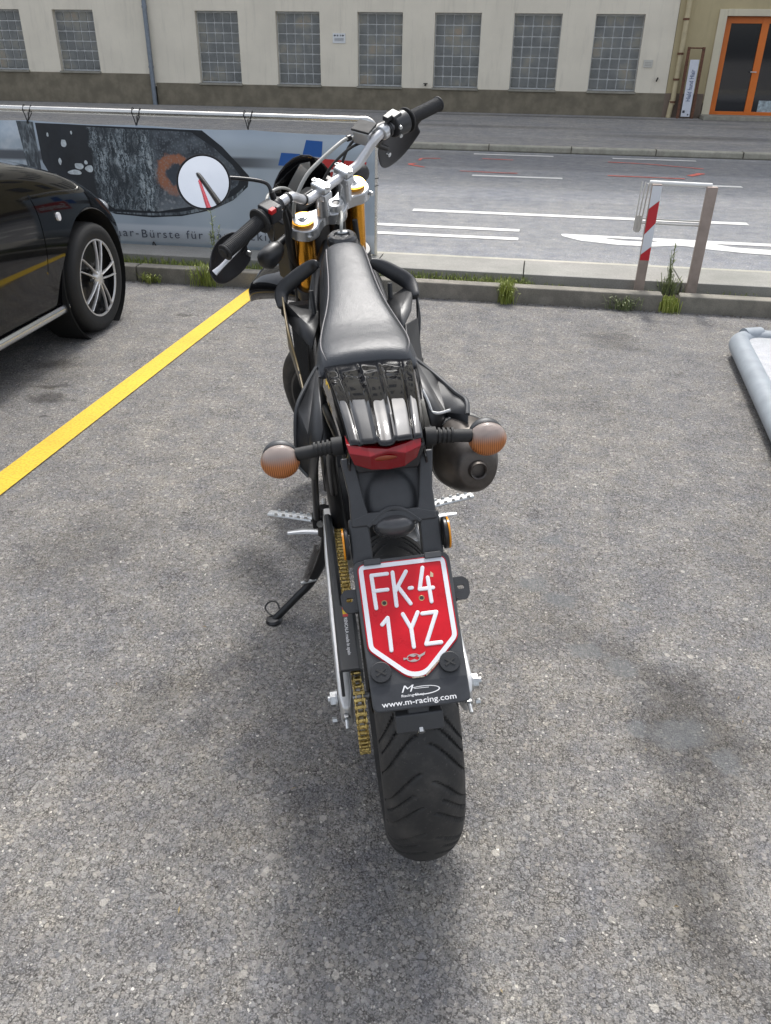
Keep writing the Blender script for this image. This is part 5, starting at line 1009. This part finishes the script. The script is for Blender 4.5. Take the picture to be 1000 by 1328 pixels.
# mirror
stem=[(-.205,-.004,.128),(-.206,.004,.150),(-.204,.020,.166),(-.232,.045,.180),(-.278,.075,.196),(-.300,.085,.205)]
mr_=SBd('mirror',SB().tube(stem,.0042,10,smooth=5).cyl((-.205,-.006,.120),(-.206,.004,.152),.0085,.007,n=14),M_frame)
mc_=Vector((-.328,.085,.205)); MSi=MS.to_3x3().inverted()
bikeM=Matrix.Rotation(.284,3,'Z')@Matrix.Rotation(-.079,3,'Y'); wc=bikeM@S(mc_)+Vector((-.129,1.2,0)); tocam=(Vector((0,0,1.4))-wc).normalized()
nW=(tocam+Vector((-.10,.0,.26))).normalized(); nl_=(MSi@(bikeM.inverted()@nW)).normalized()
SBd('mirror_shell',SB().lathe([(.0,-.022),(.030,-.018),(.050,-.008),(.0595,.0),(.0600,.005),(.0575,.0055)],o=mc_,axis=nl_,n=48,caps=False),M_matte,mr_)
SBd('mirror_glass',SB().lathe([(.0,.0048),(.028,.0046),(.0552,.0040)],o=mc_,axis=nl_,n=48,caps=False),mat('mirror_silvering',(.92,.93,.94),.02,1),mr_,angle=80)
# headlight mask and instruments
rowsM=[(-.115,.105,-.13,.010),(-.095,.135,-.17,.022),(-.055,.165,-.21,.034),(0,.178,-.23,.052),(.055,.168,-.22,.060),(.10,.155,-.18,.030),(.128,.135,-.13,-.020)]
msk=SB().rings([[(x,y+.05*(j/8)**1.5*(1 if j else 0)*.6,zt_+(zb_-zt_)*j/8) for j in range(9)] for x,y,zb_,zt_ in rowsM],False,False,closed=False)
mk=SBd('headlight_mask',msk,M_gloss,solid=.005,subs=1,angle=70)
SBd('mask_reflection',SB().add([(-.012,.160,-.004),(.045,.166,.030),(.075,.160,.024),(.072,.158,-.004),(.01,.157,-.045),(-.012,.156,-.030)],[(0,1,2,3,4,5)]),mat('painted_reflection',(.42,.42,.40),.25,.5),mk,solid=.002,smooth=False)  # pale polygon paints a silvery reflection onto the headlight mask
SBd('headlight',SB().cyl((0,.13,-.12),(0,.20,-.13),.06,.075,n=30),M_frame,mk)
SBd('instrument_panel',SB().box((-.035,.085,.000),(.085,.045,.035),Matrix.Rotation(R(-25),3,'X')).cyl((-.06,.075,-.01),(-.06,.11,-.02),.032,n=24),M_frame,bevel=.006)
for k,pts in enumerate(([(.168,.030,.100),(.150,.050,.098),(.115,.060,.108),(.062,.055,.110),(.0,.052,.103),(-.045,.050,.092),(-.085,.046,.066),(-.105,.045,.035),(-.10,.06,-.05),(-.08,.07,-.20)],)): SBd('brake_hose',SB().tube(pts,.0048,10,smooth=6),M_hose)
SBd('hose_clip',SB().cyl((.118,.060,.107),(.128,.058,.106),.0075,n=12),M_frame)
SBd('control_cable',SB().tube([(.165,.025,.095),(.130,.05,.085),(.09,.062,.070),(.05,.07,.045),(.02,.075,.0),(0,.07,-.08)],.0036,8,smooth=6),M_rub)
SBd('control_cable',SB().tube([(.20,.02,.10),(.19,.065,.085),(.15,.085,.06),(.10,.08,.0),(.05,.06,-.1)],.0038,8,smooth=6),M_rub)
SBd('control_cable',SB().tube([(-.205,.03,.102),(-.17,.06,.098),(-.12,.075,.085),(-.07,.085,.045),(-.04,.08,-.02),(-.02,.06,-.12)],.0036,8,smooth=6),M_hose)
SBd('control_cable',SB().tube([(-.185,-.012,.112),(-.16,.0,.06),(-.155,.02,-.02),(-.14,.045,-.10),(-.10,.06,-.22)],.0042,8,smooth=6),M_rub)
SBd('wiring_loom',SB().tube([(-.19,-.01,.105),(-.165,.01,.03),(-.150,.03,-.05),(-.12,.05,-.13),(-.06,.05,-.2)],.008,8,smooth=6).tube([(-.17,.0,.10),(-.14,.03,.02),(-.135,.05,-.08),(-.125,.05,-.25),(-.115,.06,-.45)],.006,8,smooth=6).tube([(-.06,-.03,-.04),(-.05,-.04,-.12),(-.03,-.03,-.2)],.008,8,smooth=4).tube([(.03,-.035,-.04),(.02,-.05,-.12),(.0,-.04,-.2)],.007,8,smooth=4),M_rub)
SBd('cable_band',SB().cyl((-.172,-.0085,.1215),(-.166,-.008,.121),.0130,n=20),M_rub,hbar)
SBd('cable_band',SB().cyl((-.112,.002,.081),(-.107,.003,.0785),.0130,n=20),M_rub,hbar)
SBd('head_fairing',SB().box((-.10,.09,-.12),(.03,.08,.20)).box((.10,.10,-.12),(.03,.08,.20)).box((0,.08,-.15),(.16,.05,.15)),M_frame,bevel=.01)
# front mudguard (high beak)
def fring(y,hw_,zc,dr): return [(-hw_+.028,y,zc-dr),(-hw_*.97+.028,y,zc-dr*.45),(-hw_*.8+.028,y,zc-.012),(-hw_*.4+.028,y,zc-.004),(.028,y,zc+.010),(hw_*.4+.028,y,zc-.004),(hw_*.8+.028,y,zc-.012),(hw_*.97+.028,y,zc-dr*.45),(hw_+.028,y,zc-dr)]
fd=SB().rings([fring(*q) for q in catmull([(-.24,.050,-.44,.03),(-.10,.055,-.36,.03),(.04,.060,-.315,.035),(.16,.068,-.325,.05),(.26,.070,-.355,.065),(.34,.070,-.395,.075),(.375,.066,-.425,.075),(.395,.050,-.450,.055),(.405,.030,-.465,.035)],4)],False,False,closed=False)
SBd('front_mudguard',fd,M_gloss,solid=.004,angle=60)
# ================================================================== BLACK CAR
M_paint=mat('black_car_paint',(.003,.003,.0035),.06,spec=.42,bump=(1.6,.02)); M_carglass=mat('car_glass',(.012,.014,.015),.03,spec=.8); M_liner=mat('wheel_arch_liner',(.006,.006,.006),.9); M_rimb=mat('rim_gloss_black',(.012,.012,.013),.2,.3); M_rims=mat('rim_machined_silver',(.66,.65,.64),.38,.55,noise=(60,.1)); M_chrome=mat('chrome_strip',(.62,.64,.66),.22,.9); M_cartyre=mat('car_tyre_rubber',(.013,.013,.013),.75,noise=(25,.4),bump=(90,.4))
carT=thing('parked_car','glossy black car parked nose to the banner with silver and black spoked wheels','car',(-3.05,2.9,0),(0,0,R(1.0)))
# half cross-sections; s: (y, half width, shoulder z, centre z, lower z)
ST_=[(-2.30,.55,.62,.66,.34),(-2.22,.70,.78,.86,.24),(-1.9,.765,.90,.96,.22),(-1.3,.79,.93,.97,.20),(-.4,.80,.93,.97,.19),(.3,.80,.925,.97,.19),(.66,.80,.905,.965,.19),(.95,.797,.865,.94,.19),(1.25,.785,.790,.900,.19),(1.5,.762,.690,.845,.19),(1.66,.735,.590,.78,.19),(1.80,.66,.50,.69,.20),(1.92,.50,.44,.60,.22),(1.98,.30,.42,.54,.25)]
def cring(y,w_,zs,zc,zl):
    return [(0,y,zl-.02),(-w_*.80,y,zl-.015),(-w_*.915,y,zl+.0),(-w_*.945,y,zl+.05),(-w_*.972,y,zl+.18*(zs-zl)/.7+.06),(-w_*.995,y,zl+.42*(zs-zl)),(-w_*1.0,y,zl+.62*(zs-zl)),(-w_*.985,y,zl+.80*(zs-zl)),(-w_*.955,y,zl+.93*(zs-zl)),(-w_*.90,y,zs),(-w_*.80,y,zs+.25*(zc-zs)),(-w_*.5,y,zs+.75*(zc-zs)),(0,y,zc)]
rr=[]
for q in catmull(ST_,3):
    h=cring(*q); rr.append([(-x,y,z) for x,y,z in h[::-1]][:-1] + h[:-1] if False else h+[(-x,y,z) for x,y,z in h[-2:0:-1]])
bd=MB().rings(rr); me=bd.mesh('body_cage'); ob=bpy.data.objects.new('t',me); C.objects.link(ob)
sm=ob.modifiers.new('s','SUBSURF'); sm.levels=2; sm.render_levels=2
cut=MB(); AX=(1.235,-1.30); 
for ya in AX:
    for sx_ in (-1,1): cut.cyl((sx_*.60,ya,.30),(sx_*1.0,ya,.30),.352,n=64)
# shut lines: thin curved slots cut 12 mm into the skin
def slot(path,sx_,wd_=.006,dep=.02,x_=.80):
    P=catmull([(y,z,0) for y,z in path],6); rg=[]
    for i,p in enumerate(P):
        a_=np.array(P[min(i+1,len(P)-1)][:2])-np.array(P[max(i-1,0)][:2]); a_/=np.linalg.norm(a_); n_=np.array((-a_[1],a_[0]))*wd_/2; c_=np.array(p[:2])
        rg.append([(sx_*(x_-dep),*(c_-n_)),(sx_*(x_+.1),*(c_-n_)),(sx_*(x_+.1),*(c_+n_)),(sx_*(x_-dep),*(c_+n_))])
    cut.rings(rg)
for sx_ in (-1,1):
    slot([(.50,.99),(.63,.90),(.735,.74),(.755,.50),(.755,.28),(.745,.14)],sx_)
    slot([(-.36,.99),(-.36,.6),(-.38,.14)],sx_)
cm=cut.mesh('cut'); co_=bpy.data.objects.new('c',cm); C.objects.link(co_)
bo=ob.modifiers.new('b','BOOLEAN'); bo.object=co_; bo.operation='DIFFERENCE'; bo.solver='EXACT'
dg=bpy.context.evaluated_depsgraph_get(); bme=bpy.data.meshes.new_from_object(ob.evaluated_get(dg)); bpy.data.objects.remove(ob); bpy.data.objects.remove(co_)
bme.name='body'; body=link('body',bme,M_paint,carT,angle=35)
# arch lips and liners, wheels
def carwheel(y,sx_):
    X=sx_*.795; r0=.288
    wl_=MB(xf=lambda p: Vector((X-sx_*.10-sx_*p[0],y+p[1],.29+p[2])) )
    ty=MB(xf=lambda p: Vector((X-sx_*(.10)+sx_*p[0],y+p[1],r0+p[2])))
    prof=[(.196,-.09),(.215,-.095),(.262,-.098),(.280,-.085),(.288,-.06),(.2885,0),(.288,.06),(.280,.085),(.262,.098),(.24,.099),(.215,.095),(.199,.090)]
    w_=ty.lathe(prof,axis=(1,0,0),n=96,close=True).build('wheel',M_cartyre,carT,angle=60)
    xf=lambda p: Vector((X-sx_*.10+sx_*p[0],y+p[1],r0+p[2]))
    MB(xf=xf).lathe([(.0,.045),(.19,.050),(.197,.084),(.203,.088),(.198,.078),(.19,-.08),(.0,-.08)],axis=(1,0,0),n=64).build('rim_dish',M_rimb,w_)
    MB(xf=xf).lathe([(.193,.086),(.203,.0905),(.2035,.093),(.196,.093)],axis=(1,0,0),n=96,close=True).build('rim_lip',M_rims,w_)
    b=MB(xf=xf)
    for k in range(5):
        for dlt in (-.17,.17):
            a1=2*PI*k/5+dlt+.25; a0=2*PI*k/5+dlt*1.9+.25
            p0=(.092,.035*math.sin(a0),.035*math.cos(a0)); p1=(.090,.195*math.sin(a1),.195*math.cos(a1)); pm=(.097,.5*(p0[1]+p1[1]),.5*(p0[2]+p1[2]))
            b.tube([p0,pm,p1],[.012,.0085,.0095],8,smooth=5,sx=.5,sy=1,hint=(1,0,0))
    b.lathe([(.0,.104),(.026,.104),(.040,.096),(.048,.08)],axis=(1,0,0),n=30)
    b.build('spokes',M_rims,w_)
    b=MB(xf=xf)
    for k in range(5):
        a1=2*PI*k/5+.25+PI/5; b.cyl((.07,.036*math.sin(a1)*1.35,.036*math.cos(a1)*1.35),(.094,.036*math.sin(a1)*1.35,.036*math.cos(a1)*1.35),.009,n=8)
        b.prism([(0,0),(0,0),(0,0)],(0,0,0),(0,1,0),(0,0,1),0,0) if False else None
    b.build('wheel_nuts',M_steel,w_)
    MB(xf=lambda p: Vector((sx_*(p[0]),y+p[1],.30+p[2]))).lathe([(.350,.60),(.350,.775),(.345,.78),(.345,.60)],axis=(1,0,0),n=64,a0=0,a1=2*PI,close=True).build('wheel_arch_liner',M_liner,carT)
for y in AX:
    for sx_ in (-1,1): carwheel(y,sx_)
for sx_ in (-1,1):
    MB().tube([(sx_*.755,.93,.212),(sx_*.76,.70,.215),(sx_*.763,.2,.215),(sx_*.763,-.5,.215),(sx_*.755,-.93,.215)],.022,10,smooth=4,sx=.45,sy=1.0).build('sill_strip',M_chrome,carT)
    MB().cyl((sx_*.772,.915,.66),(sx_*.800,.918,.663),.020,n=24).build('side_badge',mat('pale_badge',(.7,.7,.72),.3),carT)
    MB().tube([(sx_*.808,.05,.80),(sx_*.825,-.02,.80),(sx_*.825,-.14,.80),(sx_*.808,-.20,.80)],.012,10,smooth=4).build('door_handle',M_paint,carT)
    mb_=MB().ellipsoid((sx_*.90,-.06,.98),(.10,.06,.065),20,12).tube([(sx_*.77,.0,.93),(sx_*.86,-.04,.95)],.02,10); mb_.build('wing_mirror',M_paint,carT)
# greenhouse and roof
gr=[(-1.62,.60,.93,.95),(-1.30,.62,1.10,1.14),(-.90,.61,1.24,1.27),(-.3,.60,1.29,1.32),(-.10,.60,1.24,1.27),(.12,.61,1.11,1.15),(.50,.64,.915,.945)]
MB().rings([[(-w_-.06,y,.90),(-w_-.05,y,max(.905,zs*.55+.90*.45)),(-w_,y,zs),(-w_*.8,y,zc),(0,y,zc+.01),(w_*.8,y,zc),(w_,y,zs),(w_+.05,y,max(.905,zs*.55+.90*.45)),(w_+.06,y,.90)] for y,w_,zs,zc in catmull(gr,4)]).build('windows',M_carglass,carT,angle=30)
MB().rings([[(-w_*1.01,y,zs-.01),(-w_*.82,y,zc+.006),(0,y,zc+.018),(w_*.82,y,zc+.006),(w_*1.01,y,zs-.01)] for y,w_,zs,zc in catmull(gr[1:5],4)],False,False,closed=False).build('roof',M_paint,carT,solid=.01)
for sx_ in (-1,1):
    MB().tube([(sx_*.71,.50,.925),(sx_*.655,.16,1.13),(sx_*.635,-.10,1.25),(sx_*.63,-.3,1.295),(sx_*.64,-.9,1.24),(sx_*.66,-1.3,1.10),(sx_*.67,-1.6,.95)],.022,8,smooth=4).build('window_frame',M_paint,carT)
    MB().ellipsoid((sx_*.50,1.76,.56),(.13,.13,.06),20,12).build('headlight',mat('headlamp_glass',(.35,.37,.4),.08,.3),carT)
    MB().ellipsoid((sx_*.60,-2.2,.70),(.14,.10,.08),20,12).build('tail_lamp',bpy.data.materials['red_lens'],carT)
MB().prism([(-.36,-.06),(.36,-.06),(.32,.06),(-.32,.06)],(0,1.985,.42),(1,0,0),(0,0,1),-.03,.02).build('grille',M_liner,carT)
